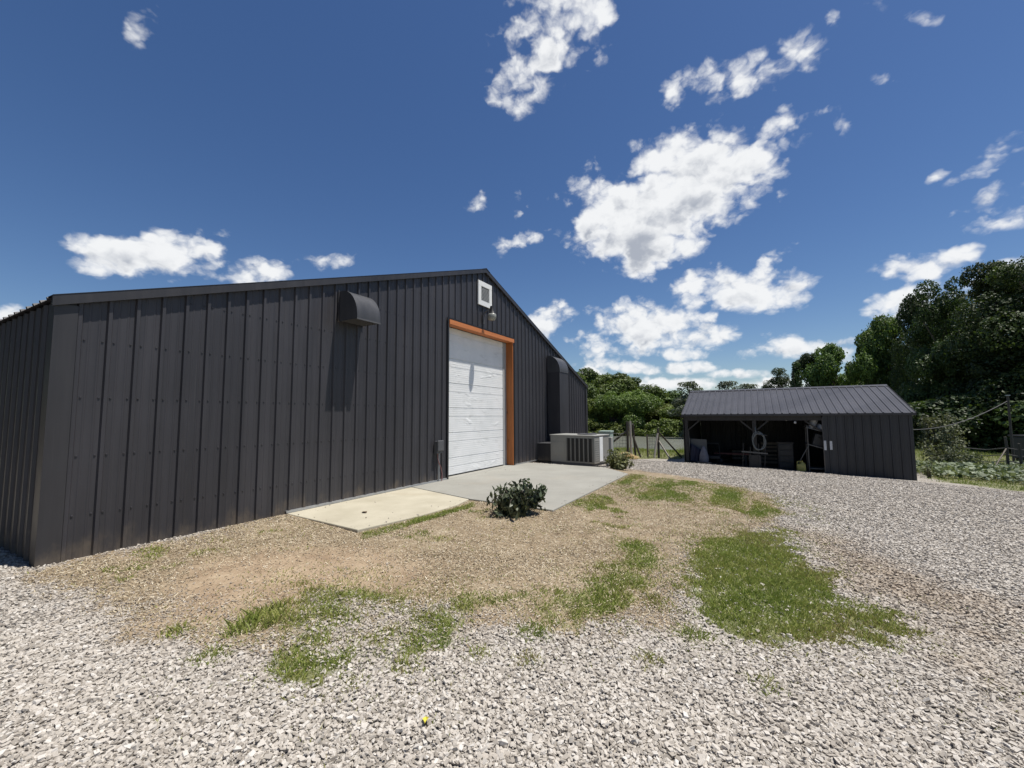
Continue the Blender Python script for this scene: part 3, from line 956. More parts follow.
# ------------------------------------------------------------------ duct chase with a rounded top
cx0, cx1, cp = 11.25, 11.98, 0.435
ch = empty('duct_cover', (cx0, -0.022, 0))
tag(ch, 'tall charcoal duct cover with rounded top against barn wall behind air conditioner', 'duct cover')
MB().box((0, -cp, 0.45), (cx1-cx0, -0.001, 2.80)).build('casing', MAT['charcoal'], ch)
pr = quarter_profile(cp+0.012, 0.56, flat=0.02)
mb = MB()
outer = pr[1:]
for (y, z) in outer:
    mb.v += [(-0.008, y, z), (cx1-cx0+0.008, y, z)]
for i in range(len(outer)-1):
    mb.f.append((2*i, 2*i+1, 2*i+3, 2*i+2))
for xx in (-0.006, cx1-cx0+0.006):
    b0 = len(mb.v)
    mb.v += [(xx, y, z) for y, z in pr]
    mb.f.append(tuple(range(b0, b0+len(pr))))
o = mb.build('hood', MAT['hood'], ch, smooth=True, loc=(0, 0, 2.801))

# ------------------------------------------------------------------ barn light
bl = empty('barn_light', (7.46, -0.02, 3.99)); bl.scale = (0.85, 0.95, 0.95)
tag(bl, 'small barn light with pale globe on an arm above the white door', 'wall light')
mb = MB()
mb.tube([(0,0,-0.05),(0.0,-0.06,0.02),(0.0,-0.15,0.05),(0.0,-0.27,0.04)], 0.018, 8)
mb.lathe([(0.0,-0.02),(0.05,-0.02),(0.05,0.0),(0.0,0.0)], (0,0,-0.05), 12)
mb.box((-0.05,-0.03,-0.30),(0.01,0.0,-0.06))
mb.build('arm', MAT['plastic_grey'], bl)
MB().lathe([(0.0,0.15),(0.05,0.15),(0.06,0.02),(0.085,-0.02),(0.095,-0.05),(0.0,-0.05)], (0,-0.27,0.0), 18).build('lamp_head', MAT['black'], bl, smooth=True)
MB().lathe([(0.094,-0.052),(0.118,-0.08),(0.12,-0.14),(0.105,-0.20),(0.075,-0.225),(0.0,-0.23)], (0,-0.27,0.0), 20).build('globe', MAT['globe'], bl, smooth=True)

# ------------------------------------------------------------------ outlet box with cord
ob = empty('outlet_box', (5.60, -0.022, 0.60))
tag(ob, 'small grey outlet box on the barn wall just left of the door', 'outlet box')
MB().box((0,-0.075,0),(0.17,-0.002,0.26),0.008).build('housing', MAT['plastic_grey'], ob)
MB().box((-0.012,-0.115,0.05),(0.182,-0.0755,0.275),0.018).build('cover', MAT['plastic_grey'], ob)
mb = MB().tube([(0.05,-0.05,0.0),(0.05,-0.055,-0.10),(0.08,-0.06,-0.2),(0.14,-0.065,-0.30),(0.17,-0.07,-0.42),(0.16,-0.075,-0.52),(0.15,-0.08,-0.575)], 0.009, 8)
mb.build('cord', MAT['cord_red'], ob, smooth=True)
MB().tube([(0.115,-0.03,0.0),(0.115,-0.03,-0.58)], 0.013, 8).build('conduit', MAT['galv'], ob, smooth=True)

# ------------------------------------------------------------------ air conditioner, ducts, electrics
ac = empty('air_conditioner', (9.93, -2.03, -0.03), math.radians(-8))
tag(ac, 'boxy beige-grey packaged air conditioner with dark coil grille beside the barn', 'air conditioner')
AL, AD, AH = 1.43, 0.92, 0.86        # length along y, depth along x, height
MB().box((0.0,0,0.075),(AD,AL,AH-0.03),0.012).build('cabinet', MAT['acpaint'], ac)
MB().box((-0.018,-0.018,AH-0.0295),(AD+0.018,AL+0.018,AH),0.01).build('top_panel', MAT['aclight'], ac)
mb = MB().box((0.02,0.02,0.0),(0.10,AL-0.02,0.0745)).box((AD-0.1,0.02,0.0),(AD-0.02,AL-0.02,0.0745)).box((0.03,0.05,0.012),(AD-0.03,0.13,0.07)).box((0.03,AL-0.13,0.012),(AD-0.03,AL-0.05,0.07))
mb.build('base_rail', MAT['plastic_grey'], ac)
gr = MB().box((-0.004,0.05,0.12),(-0.0005,0.87,AH-0.09)).build('coil_grille', MAT['acdark'], ac)
mb = MB()
for i in range(7):
    yy = 0.05 + 0.82*i/6
    mb.box((-0.022,yy-0.020,0.115),(-0.0045,yy+0.020,AH-0.085),0.004)
for j in range(3):
    pass
mb.build('louver', MAT['acslat'], gr)
mb = MB()
mb.box((-0.010,0.96,0.30),(-0.0005,1.40,0.66),0.003)
mb.build('access_panel', MAT['acpaint'], ac)
mb = MB().lathe([(0.28,0.0),(0.28,0.025),(0.26,0.03)], (AD*0.5,0.46,AH+0.0005), 24)
for i in range(12):
    a = i*math.pi/12
    mb.tube([(AD*0.5+0.27*math.cos(a),0.46+0.27*math.sin(a),AH+0.028),(AD*0.5-0.27*math.cos(a),0.46-0.27*math.sin(a),AH+0.028)],0.004,5)
mb.build('fan_guard', MAT['plastic_grey'], ac)
MB().box((0.30,-0.014,0.12),(0.50,-0.0005,AH-0.06),0.004).build('side_panel', MAT['white'], ac)
mb = MB()
for i in range(10):
    mb.box((0.04,-0.008,0.16+0.06*i),(0.27,-0.0005,0.185+0.06*i))
mb.build('side_louver', MAT['aclight'], ac)

du = empty('return_duct', (10.42, 0, -0.03))
tag(du, 'low charcoal duct box between barn wall and air conditioner', 'duct')
MB().box((0,-0.53,0.05),(0.8,-0.024,0.555),0.008).build('duct_body', MAT['trim'], du)
MB().box((-0.012,-0.535,0.5555),(0.812,-0.0235,0.572)).build('lid', MAT['hood'], du)
MB().box((0.05,-0.49,0.0),(0.75,-0.06,0.0495)).build('plinth', MAT['black'], du)

dc = empty('disconnect_box', (10.98, -2.06, -0.12))
tag(dc, 'grey electrical disconnect box on a short post at right end of air conditioner', 'electrical box')
MB().box((-0.02,-0.03,0),(0.04,0.03,0.62)).build('post', MAT['galv'], dc)
MB().box((-0.10,-0.16,0.40),(0.08,0.06,0.86),0.012).build('enclosure', MAT['aclight'], dc)
MB().tube([(-0.0,-0.08,0.40),(0.02,-0.10,0.25),(0.10,-0.22,0.2),(0.16,-0.30,0.28),(0.12,-0.36,0.1),(0.05,-0.3,0.0)],0.016,8).build('conduit', MAT['plastic_grey'], dc, smooth=True)

ub = empty('utility_cabinet', (12.35, -1.60, -0.20), math.radians(6))
tag(ub, 'pale green utility cabinet standing behind the air conditioner', 'utility cabinet')
MB().box((-0.25,-0.20,0.0),(0.25,0.16,1.02),0.015).build('cabinet', MAT['green_enamel'], ub)
MB().box((-0.27,-0.22,1.0205),(0.27,0.18,1.075),0.01).build('lid', MAT['green_enamel'], ub)

# ------------------------------------------------------------------ open-front shed
SX, SY0, SY1 = 16.42, -10.17, -3.47         # front plane, right and left ends
SDEP, SE, SR = 6.0, 1.40, 2.42              # depth, eave height, ridge height
shed = empty('open_shed', (SX, SY0, 0))
tag(shed, 'low open-front charcoal metal shed with a grey ribbed roof across the gravel', 'shed')
SW = SY1-SY0
def sg(x, y): return float(ground_z(SX+x, SY0+y))
def sroof(x):
    return SE + (SR-SE)*(x/3.0 if x <= 3 else (6-x)/3.0)
OPN = 2.27                                   # right part of the front is walled
mb = MB()
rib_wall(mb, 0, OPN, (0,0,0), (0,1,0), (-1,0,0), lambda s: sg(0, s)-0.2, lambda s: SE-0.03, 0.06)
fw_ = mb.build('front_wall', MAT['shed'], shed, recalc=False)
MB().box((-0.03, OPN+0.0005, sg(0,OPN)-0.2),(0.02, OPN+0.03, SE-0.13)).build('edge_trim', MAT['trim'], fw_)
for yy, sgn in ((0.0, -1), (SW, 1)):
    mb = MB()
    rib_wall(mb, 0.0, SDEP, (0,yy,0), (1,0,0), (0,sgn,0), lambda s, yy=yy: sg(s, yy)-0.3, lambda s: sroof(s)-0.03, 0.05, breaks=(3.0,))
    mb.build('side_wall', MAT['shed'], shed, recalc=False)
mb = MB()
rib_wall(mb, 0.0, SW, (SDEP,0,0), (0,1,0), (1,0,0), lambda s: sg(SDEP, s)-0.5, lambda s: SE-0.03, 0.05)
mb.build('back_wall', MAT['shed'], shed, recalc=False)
mb = MB()
rs = (SR-SE)/3.0
n_f = Vector((-rs, 0, 1)); n_b = Vector((rs, 0, 1))
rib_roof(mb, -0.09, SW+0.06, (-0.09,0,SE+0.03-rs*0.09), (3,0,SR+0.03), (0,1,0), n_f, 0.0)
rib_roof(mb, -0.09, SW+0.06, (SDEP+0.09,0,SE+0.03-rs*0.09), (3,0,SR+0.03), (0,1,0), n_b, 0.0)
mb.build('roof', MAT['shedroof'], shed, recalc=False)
mb = MB()
mb.prism([(3-0.16,-0.095,SR+0.03-rs*0.16+0.026),(3,-0.095,SR+0.062),(3+0.16,-0.095,SR+0.03-rs*0.16+0.026),(3+0.16,-0.095,SR+0.03-rs*0.16+0.02),(3,-0.095,SR+0.054),(3-0.16,-0.095,SR+0.03-rs*0.16+0.02)],(0,SW+0.165,0))
mb.build('ridge_cap', MAT['shedroof'], shed)
for yy in (-0.098, SW+0.062):
    mb = MB()
    for (xa, xb, za, zb_) in ((-0.09, 3, SE+0.03-rs*0.09, SR+0.03), (SDEP+0.09, 3, SE+0.03-rs*0.09, SR+0.03)):
        mb.prism([(xa,yy,za+0.026),(xb,yy,zb_+0.026),(xb,yy,zb_-0.07),(xa,yy,za-0.07)],(0,0.006,0))
    mb.build('rake_trim', MAT['trim'], shed)
MB().box((-0.096,-0.09,SE-0.075),(-0.090,SW+0.06,SE+0.0)).build('eave_trim', MAT['trim'], shed)
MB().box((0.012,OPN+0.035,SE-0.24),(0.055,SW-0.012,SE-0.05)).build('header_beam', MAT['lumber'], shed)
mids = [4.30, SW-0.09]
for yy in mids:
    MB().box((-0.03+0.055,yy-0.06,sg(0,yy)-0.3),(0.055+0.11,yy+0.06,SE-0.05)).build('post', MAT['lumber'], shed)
for (ya, yb) in ((4.24, 3.86), (4.36, 4.74), (OPN+0.05, OPN+0.50), (SW-0.16, SW-0.55)):
    za, zb_ = SE-0.60, SE-0.25
    MB().beam((0.11, ya, za), (0.11, yb, zb_), 0.05, 0.09, (1,0,0)).build('brace', MAT['lumber'], shed)
mb = MB()
for i in range(5):
    xx = 0.6+i*1.2
    mb.box((xx-0.03, 0.03, sroof(xx)-0.19), (xx+0.03, SW-0.03, sroof(xx)-0.06))
mb.build('purlin', MAT['lumber'], shed)

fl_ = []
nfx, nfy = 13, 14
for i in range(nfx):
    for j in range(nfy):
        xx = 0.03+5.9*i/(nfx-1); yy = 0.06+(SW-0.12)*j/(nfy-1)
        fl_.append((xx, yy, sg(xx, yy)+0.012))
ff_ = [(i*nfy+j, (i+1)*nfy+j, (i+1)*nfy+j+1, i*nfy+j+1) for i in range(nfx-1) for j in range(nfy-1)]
MAT['shade_floor'] = simple('shade-darkened floor', (0.035, 0.030, 0.026), 0.95, 0, 0.35, 5, 0.5, 40)  # floor sheet coloured near black: the shed's inner shade is put into it
MB().add(fl_, ff_).build('floor', MAT['shade_floor'], shed, recalc=False)
# contents of the shed
def at_shed(s, off, z=None):
    x, y = SX+off, SY0+s
    return (x, y, float(ground_z(x, y)) if z is None else z)
# hose coil on the post
hose = empty('garden_hose', at_shed(4.22, -0.03, 0.42))
tag(hose, 'pale coiled hose hanging on the middle shed post', 'hose')
mb = MB()
pts = []
for i in range(76):
    a = i/75*2*math.pi*3.1
    r = 0.26 + 0.02*math.sin(a*2.3)
    pts.append((-0.012*i/25 - 0.02*math.sin(a), -0.02 + r*0.72*math.sin(a) - 0.04*i/75, 0.02+ r*1.18*math.cos(a) - 0.05*i/75))
mb.tube(pts, 0.017, 7)
mb.tube([(-0.03,0.05,0.30),(-0.02,0.05,0.45),(0.02,0.05,0.5)],0.017,7)
mb.build('coil', MAT['hose'], hose, smooth=True)
MB().tube([(0.04,-0.30,0.20),(-0.02,-0.25,0.22),(-0.05,-0.02,0.24),(0.04,0.02,0.24)],0.014,6).build('hanger', MAT['steelrack'], hose)
# tool rack below the hose
tr = empty('tool_rack', at_shed(4.42, -0.07))
tag(tr, 'low rack of hand tools leaning at foot of middle shed post', 'tool rack')
MB().beam((0,-0.50,0.52),(0,0.32,0.57),0.05,0.05).build('rail', MAT['steelrack'], tr)
for i, yy in enumerate((-0.42,-0.22,0.05,0.27)):
    MB().tube([(-0.02,yy+0.04,0.0),(0.0,yy,0.5),(0.02,yy-0.01,0.75+0.12*(i%2))],0.016,6).build('handle', MAT['lumber'], tr)
MB().box((-0.01,-0.28,0.0),(0.05,0.10,0.46)).build('board', MAT['tool'], tr)
# yellow jug
jg = empty('fuel_can', at_shed(2.95, 0.05)); jg.scale = (0.78, 0.78, 0.85)
tag(jg, 'yellow plastic jug on the gravel inside the shed opening', 'jug')
jb = MB().box((-0.14,-0.17,0.0),(0.14,0.17,0.30),0.05)
jb.build('body', MAT['yellow'], jg, smooth=True)
MB().lathe([(0.13,0.27),(0.10,0.33),(0.035,0.37),(0.03,0.42),(0.0,0.42)],(0,-0.05,0),14).build('neck', MAT['yellow'], jg, smooth=True)
MB().tube([(0,0.15,0.28),(0,0.13,0.39),(0,0.02,0.40),(0,-0.05,0.36)],0.018,8).build('handle', MAT['yellow'], jg, smooth=True)
# workbench rack
rk = empty('workbench', at_shed(2.42, 0.40))
tag(rk, 'grey tubular work rack with two shelves at right of shed opening', 'work rack')
RW, RD_ = 0.58, 0.55
TILT = math.radians(17)
RX, RY, RZ = at_shed(2.42, 0.40)
def on_tray(dx, dy, zt):
    return (RX+dx, RY+dy*math.cos(TILT)-0.031*math.sin(TILT), RZ+zt+dy*math.sin(TILT)+0.031*math.cos(TILT))
for (xx, yy) in ((-RD_/2,-RW/2+0.05),(-RD_/2,RW/2),(RD_/2,-RW/2+0.05),(RD_/2,RW/2)):
    MB().tube([(xx,yy,0),(xx,yy,1.62)],0.02,8).build('leg', MAT['steelrack'], rk, smooth=True)
for zz in (0.86,1.44):
    sh_ = MB().box((-RD_/2-0.02,-RW/2,0),(RD_/2+0.5,RW/2+0.04,0.03)).build('shelf', MAT['steelrack'], rk, loc=(0,0,zz))
    sh_.rotation_euler = (TILT, 0, 0)
MB().box((-RD_/2+0.02,-RW/2+0.08,0.12),(RD_/2,RW/2-0.03,0.15)).build('foot_rail', MAT['steelrack'], rk)
MB().tube([(-RD_/2,RW/2+0.02,0.86),(-RD_/2-0.02,RW/2+0.25,0.4),(-RD_/2,RW/2+0.34,0.3)],0.016,7).build('side_arm', MAT['steelrack'], rk, smooth=True)
MB().tube([(-RD_/2-0.01,-RW/2+0.02,0.0),(-RD_/2-0.06,-RW/2-0.03,0.35),(-RD_/2-0.02,-RW/2+0.0,0.84)],0.016,7).build('side_arm', MAT['steelrack'], rk, smooth=True)
dk = empty('tool_case', on_tray(0.0, -0.01, 0.86)); dk.rotation_euler = (TILT, 0, 0)
tag(dk, 'dark square case on the middle shelf of the work rack', 'case')
zb = 0.0
MB().box((-0.2,-0.22,zb),(0.22,0.20,zb+0.42),0.02).build('body', MAT['tool'], dk)
MB().tube([(-0.21,-0.08,zb+0.3),(-0.25,-0.06,zb+0.3),(-0.25,0.06,zb+0.3),(-0.21,0.08,zb+0.3)],0.012,6).build('handle', MAT['rubber'], dk)
bk = empty('white_bucket', on_tray(-0.13, 0.17, 1.44)); bk.rotation_euler = (TILT, 0, 0)
zb = 0.0
tag(bk, 'tall white bucket on the top shelf of the work rack', 'bucket')
MB().lathe([(0.0,zb),(0.10,zb),(0.125,zb+0.30),(0.130,zb+0.30),(0.130,zb+0.33),(0.115,zb+0.33),(0.092,zb+0.02),(0,zb+0.02)],(0,0,0),18).build('pail', MAT['bucket'], bk, smooth=True)
MB().tube([(-0.125*math.cos(a),0.125*math.sin(a),zb+0.30-0.10*math.sin(abs(a)/1.6)) for a in np.linspace(-1.5,1.5,10)],0.005,5).build('handle', MAT['wire'], bk)
bg_ = empty('plastic_bag', on_tray(-0.13, -0.12, 1.44)); bg_.rotation_euler = (TILT, 0, 0)
tag(bg_, 'crumpled white plastic bag beside the bucket on the rack', 'bag')
mb = MB().lathe([(0.0,0.0),(0.13,0.0),(0.165,0.06),(0.17,0.13),(0.14,0.20),(0.06,0.235),(0.0,0.24)],(0,0,0),16)
mb.v = [(x*(1+0.12*math.sin(9*y+5*z)), y*(1+0.1*math.sin(11*x+7*z)), z) for x, y, z in mb.v]
mb.build('bag', MAT['bucket'], bg_, smooth=True)
for i, (yy, lab) in enumerate(((2.245, 'narrow white sheet fixed to shed wall beside the opening, nearer the rack'), (2.085, 'narrow white sheet on shed wall, the one farther from the rack'))):
    p_ = MB().box((-0.033, -0.034, -0.17), (-0.026, 0.034, 0.15-0.03*i))
    o = p_.build('paper_sheet', MAT['paper'], loc=(SX, SY0+yy, 0.33 + 0.02*i))
    tag(o, lab, 'notice', 'white sheets on the shed front')
# dresser-like stack behind the jug
ds = empty('drawer_stack', at_shed(3.35, 0.65))
tag(ds, 'dark stack of drawers behind the yellow jug in the shed', 'drawers')
MB().box((0,-0.24,0),(0.45,0.24,0.95),0.01).build('frame', MAT['tool'], ds)
for i in range(4):
    MB().box((-0.03,-0.21,0.06+0.22*i),(-0.0005,0.21,0.24+0.22*i),0.01).build('drawer', MAT['tool'], ds)
MB().box((-0.05,-0.27,0.951),(0.47,0.27,0.98)).build('top', MAT['lumber'], ds)
# draped things at the left end
st_ = empty('folded_table', at_shed(6.20, 0.28))
tag(st_, 'grey board leaning upright at left end of the shed', 'board')
MB().prism([(0.0,-0.28,0.05),(0.0,0.30,0.05),(0.10,0.32,0.93),(0.10,-0.26,0.90)],(0.03,0,0)).build('panel', MAT['greysheet'], st_)
MB().box((-0.05,-0.30,0.0),(0.12,0.32,0.05)).build('foot', MAT['oldwood'], st_)
tp = empty('blue_tarp', at_shed(6.20, 0.18))
tag(tp, 'navy blue tarp draped over the grey board in the shed', 'tarp')
mb = MB()
NN, MM = 18, 14
for i in range(NN+1):
    for j in range(MM+1):
        s = i/NN; t = j/MM
        top = 0.72 - 0.36*(1-s)
        z = 0.04 + top*t
        y = -0.26 + 0.58*s
        x = -0.02 + 0.06*t + 0.025*math.sin(s*17+t*3) - 0.02*(1-t)
        mb.v.append((x, y, z))
for i in range(NN):
    for j in range(MM):
        a = i*(MM+1)+j
        mb.f.append((a, a+MM+1, a+MM+2, a+1))
o = mb.build('sheet', MAT['navy'], tp, smooth=True, recalc=False)
sm = o.modifiers.new('thickness', 'SOLIDIFY'); sm.thickness = 0.006
bgb = empty('feed_sack', at_shed(6.02, 0.02))
tag(bgb, 'pale blue-grey sack standing in front of the navy tarp', 'sack')
mb = MB().lathe([(0.0,0.0),(0.13,0.0),(0.16,0.06),(0.155,0.25),(0.12,0.42),(0.06,0.56),(0.0,0.62)],(0,0,0.06),16)
mb.v = [(x*0.6*(1+0.1*math.sin(14*z)), y*(1+0.08*math.sin(9*z+4*x)), z) for x, y, z in mb.v]
mb.build('sack', MAT['bluegrey'], bgb, smooth=True)
MB().tube([(0.04,-0.25,0.03),(0.0,0.0,0.03),(0.04,0.25,0.03)],0.03,6).build('skid', MAT['oldwood'], bgb)
lw = empty('leaning_board', at_shed(6.50, 0.22))
tag(lw, 'thin pale board leaning inside the left shed wall', 'board')
MB().prism([(0,0.0,0.02),(0.0,0.03,0.02),(0.14,0.10,1.30),(0.14,0.07,1.30)],(0.02,0,0)).build('plank', MAT['palewood'], lw)
be = empty('low_bench', at_shed(5.15, 1.6))
tag(be, 'low red-brown bench deep inside the left half of the shed', 'bench')
MB().box((-0.25,-0.62,0.40),(0.25,0.62,0.45),0.006).build('top', MAT['redwood'], be)
for yy in (-0.5,0.5):
    for xx in (-0.18,0.18):
        MB().box((xx-0.04,yy-0.04,0),(xx+0.04,yy+0.04,0.3995)).build('leg', MAT['lumber'], be)
MB().tube([(-0.25,0.9,0.02),(-0.2,0.95,0.5),(-0.15,0.95,0.95),(-0.15,0.55,0.98)],0.02,6).build('brace', MAT['tool'], be)
mw = empty('push_mower', at_shed(5.75, 0.75))
tag(mw, 'dark metal cart frame behind the draped board in the shed', 'cart')
MB().box((-0.2,-0.25,0.18),(0.35,0.25,0.32),0.03).build('deck', MAT['tool'], mw)
for xx in (-0.15,0.3):
    for yy in (-0.28,0.28):
        MB().tube([(xx,yy-0.025,0.11),(xx,yy+0.025,0.11)],0.11,14).build('wheel', MAT['rubber'], mw)
MB().tube([(0.2,-0.22,0.3),(-0.15,-0.22,0.80),(-0.15,0.22,0.80),(0.2,0.22,0.3)],0.018,7).build('handle', MAT['steelrack'], mw, smooth=True)
# more clutter in the gloom at the back
for i, (s_x, off, h0, lab) in enumerate(((3.75, 3.2, 0.0, 'dark wooden crate at the back of the shed, bottom of the stack'),
                                   (3.78, 3.2, 0.47, 'dark wooden crate at the back of the shed, top of the stack'),
                                   (4.95, 4.2, 0.0, 'dark wooden crate alone at the back of the left shed bay'))):
    p0 = at_shed(s_x, off)
    e = empty('wooden_crate', (p0[0], p0[1], p0[2]+0.014+h0), 0.15*i)
    tag(e, lab, 'crate', 'crates at the back of the shed')
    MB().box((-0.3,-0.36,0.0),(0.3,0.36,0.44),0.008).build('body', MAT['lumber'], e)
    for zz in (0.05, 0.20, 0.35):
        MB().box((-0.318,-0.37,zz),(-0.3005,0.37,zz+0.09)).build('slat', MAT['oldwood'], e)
for i, (s_x, off, h0, lab) in enumerate(((5.55, 2.6, 0.0, 'black tyre lying at the back left of the shed, lower one'), (5.57, 2.62, 0.205, 'black tyre lying at the back left of the shed, upper one'))):
    p0 = at_shed(s_x, off)
    e = empty('tyre', (p0[0], p0[1], p0[2]+0.016+h0))
    tag(e, lab, 'tyre', 'tyres stacked in the shed')
    MB().lathe([(0.18,0.03),(0.22,0.0),(0.32,0.0),(0.36,0.04),(0.37,0.10),(0.36,0.16),(0.32,0.20),(0.22,0.20),(0.18,0.17),(0.18,0.03)],(0,0,0),24).build('tread', MAT['rubber'], e, smooth=True)
lad = empty('ladder', at_shed(4.9, 5.0))
tag(lad, 'dark ladder leaning on the back wall of the shed', 'ladder')
for yy in (-0.2, 0.2):
    MB().beam((0.0, yy, 0.02), (0.85, yy, 1.75), 0.03, 0.07).build('rail', MAT['steelrack'], lad)
for i in range(6):
    t_ = (i+0.7)/6.6
    MB().tube([(0.85*t_, -0.19, 0.02+1.73*t_), (0.85*t_, 0.19, 0.02+1.73*t_)], 0.014, 6).build('rung', MAT['steelrack'], lad)
# small lamps under the roof
for i, (s, zz, lab) in enumerate(((3.30, 1.20, 'small bare bulb under the shed eave, higher of two'), (3.05, 1.10, 'small bare bulb under the shed eave, lower of two'))):
    e = empty('hanging_bulb', at_shed(s, 0.10, zz))
    tag(e, lab, 'bulb', 'bulbs under the shed eave')
    MB().lathe([(0.0,-0.05),(0.03,-0.04),(0.04,-0.01),(0.03,0.02),(0.015,0.035),(0.0,0.035)],(0,0,0),12).build('glass', MAT['paper'], e, smooth=True)
    MB().tube([(0,0,0.036),(0,0,SE-0.05-zz)],0.006,6).build('cord', MAT['black'], e)

# ------------------------------------------------------------------ fences
def at(px, d):
    """ground point on the bearing of image column px at distance d ahead"""
    t = (px-512)/420.06
    return CAM[0] + d*(FW[0]+RT[0]*t), CAM[1] + d*(FW[1]+RT[1]*t)
def gz(x, y): return float(ground_z(x, y))
def gpt(px, d, h=0.0):
    x, y = at(px, d); return (x, y, gz(x, y)+h)

fn = empty('wire_fence', gpt(629, 18.6))
tag(fn, 'wire fence with weathered wooden corner posts and braces in front of the pond', 'fence')
F0 = Vector(gpt(629, 18.6))
def fl(px, d, h): return Vector(gpt(px, d, h)) - F0
MB().tube([fl(629.5,18.5,-0.3), fl(629.2,18.5,0.7), fl(629.0,18.5,1.60)], [0.055,0.05,0.048], 9).build('post', MAT['palewood'], fn, smooth=True)
MB().tube([fl(626.0,19.2,-0.3), fl(626.2,19.2,1.60)], [0.06,0.055], 9).build('post', MAT['darkwood'], fn, smooth=True)
MB().tube([fl(634.0,19.6,-0.3), fl(631.5,19.3,1.5)], [0.05,0.05], 8).build('post', MAT['darkwood'], fn, smooth=True)
MB().tube([fl(656.4,19.0,-0.3), fl(656.4,19.0,1.32)], [0.055,0.05], 9).build('post', MAT['darkwood'], fn, smooth=True)
MB().tube([fl(645.8,19.4,-0.3), fl(645.4,19.4,1.02)], [0.04,0.04], 8).build('post', MAT['oldwood'], fn, smooth=True)
MB().tube([fl(626.5,19.2,1.2), fl(606.0,20.0,0.45)], 0.05, 7).build('brace', MAT['darkwood'], fn, smooth=True)
MB().tube([fl(631.5,19.0,0.95), fl(638.5,19.0,0.02)], 0.045, 7).build('brace', MAT['darkwood'], fn, smooth=True)
MB().tube([fl(656.5,19.0,1.18), fl(679.0,19.6,0.02)], 0.038, 7).build('brace', MAT['darkwood'], fn, smooth=True)
MB().tube([fl(656.5,19.0,0.78), fl(667.5,18.6,0.0)], 0.04, 7).build('brace', MAT['palewood'], fn, smooth=True)
MB().tube([fl(656.0,18.9,1.1), fl(652.0,18.7,0.02)], 0.045, 7).build('brace', MAT['palewood'], fn, smooth=True)
mb = MB()
for hgt in (0.15,0.3,0.45,0.6,0.75,0.9,1.05):
    mb.tube([fl(590,19.9,hgt), fl(626,19.2,hgt)],0.006,4,False)
for i in range(12):
    px = 591+i*3; mb.tube([fl(px,19.9-0.7*i/12,0.1), fl(px,19.9-0.7*i/12,1.1)],0.005,4,False)
mb.build('wire_mesh', MAT['wire'], fn)
mb = MB()
for hgt in (0.15,0.3,0.45,0.6,0.75,0.9,1.05):
    mb.tube([fl(645.5,19.4,hgt*0.95), fl(656.4,19.0,hgt)],0.006,4,False)
for i in range(7):
    px = 646+i*1.6; mb.tube([fl(px,19.4-0.4*i/7,0.1), fl(px,19.4-0.4*i/7,1.05)],0.006,4,False)
mb.build('wire_mesh', MAT['wire'], fn)

f2 = empty('wire_fence', gpt(1000, 20.0))
tag(f2, 'dark rail and wire fence behind the leafy garden at the wood edge', 'fence')
F1 = Vector(gpt(1000, 20.0))
def fr(px, d, h): return Vector(gpt(px, d, h)) - F1
for px, d, hgt in ((1000,20,1.55),(1013,19.6,1.25),(958,21.6,1.1),(1060,18.6,1.3)):
    MB().tube([fr(px,d,-0.3), fr(px+0.8,d,hgt*0.6), fr(px,d,hgt)], [0.06,0.055,0.05], 8).build('post', MAT['darkwood'], f2, smooth=True)
for hgt in (0.35,0.65,0.95):
    MB().tube([fr(940,22.2,hgt+0.15), fr(958,21.6,hgt+0.04), fr(980,20.7,hgt-0.03), fr(1000,20,hgt+0.08), fr(1013,19.6,hgt), fr(1060,18.6,hgt+0.05)],0.022,5).build('rail', MAT['cable'], f2, smooth=True)
MB().tube([fr(984,19.7,-0.05), fr(1000,19.9,1.0)],0.03,6).build('brace', MAT['oldwood'], f2, smooth=True)

pp = empty('utility_post', gpt(1006.5, 20.6))
tag(pp, 'thin tall wooden post at the wood edge carrying the cable', 'post')
ptop = 1.37 + (419.2-402)/420*20.6
pz = gpt(1006.5, 20.6)[2]
MB().tube([(0,0,-0.3),(0.02,0,1.5),(0.0,0,ptop-pz)],[0.055,0.05,0.045],9).build('pole', MAT['darkwood'], pp, smooth=True)
MB().box((-0.07,-0.07,ptop-pz),(0.07,0.07,ptop-pz+0.04)).build('cap', MAT['galv'], pp)
cA = Vector((*at(1006, 20.6), ptop-0.25)); cB = Vector((SX+2.2, SY0-0.03, 0.84))
pts = []
for i in range(25):
    t = i/24
    q = cA.lerp(cB, t); q.z -= 0.62*4*t*(1-t)*(0.62+0.38*t)*0.8
    pts.append(q)
cb = MB().tube(pts, 0.015, 6).build('cable', MAT['cable'], None, smooth=True)
tag(cb, 'slack grey cable sagging between the shed side and the tall post', 'cable')
# dark bin at the right edge, behind the fence
bn_ = empty('metal_bin', gpt(1037, 22.5), math.radians(30))
tag(bn_, 'dark blue-grey metal bin behind the fence at the right edge', 'bin')
MB().box((-0.9,-0.7,0.25),(0.9,0.7,1.45),0.05).build('tub', MAT['shed'], bn_)
MB().box((-0.95,-0.75,1.4505),(0.95,0.75,1.53),0.02).build('lid', MAT['shed'], bn_)
for xx in (-0.7,0.7):
    MB().box((xx-0.08,-0.6,0.0),(xx+0.08,0.6,0.2495)).build('skid', MAT['darkwood'], bn_)

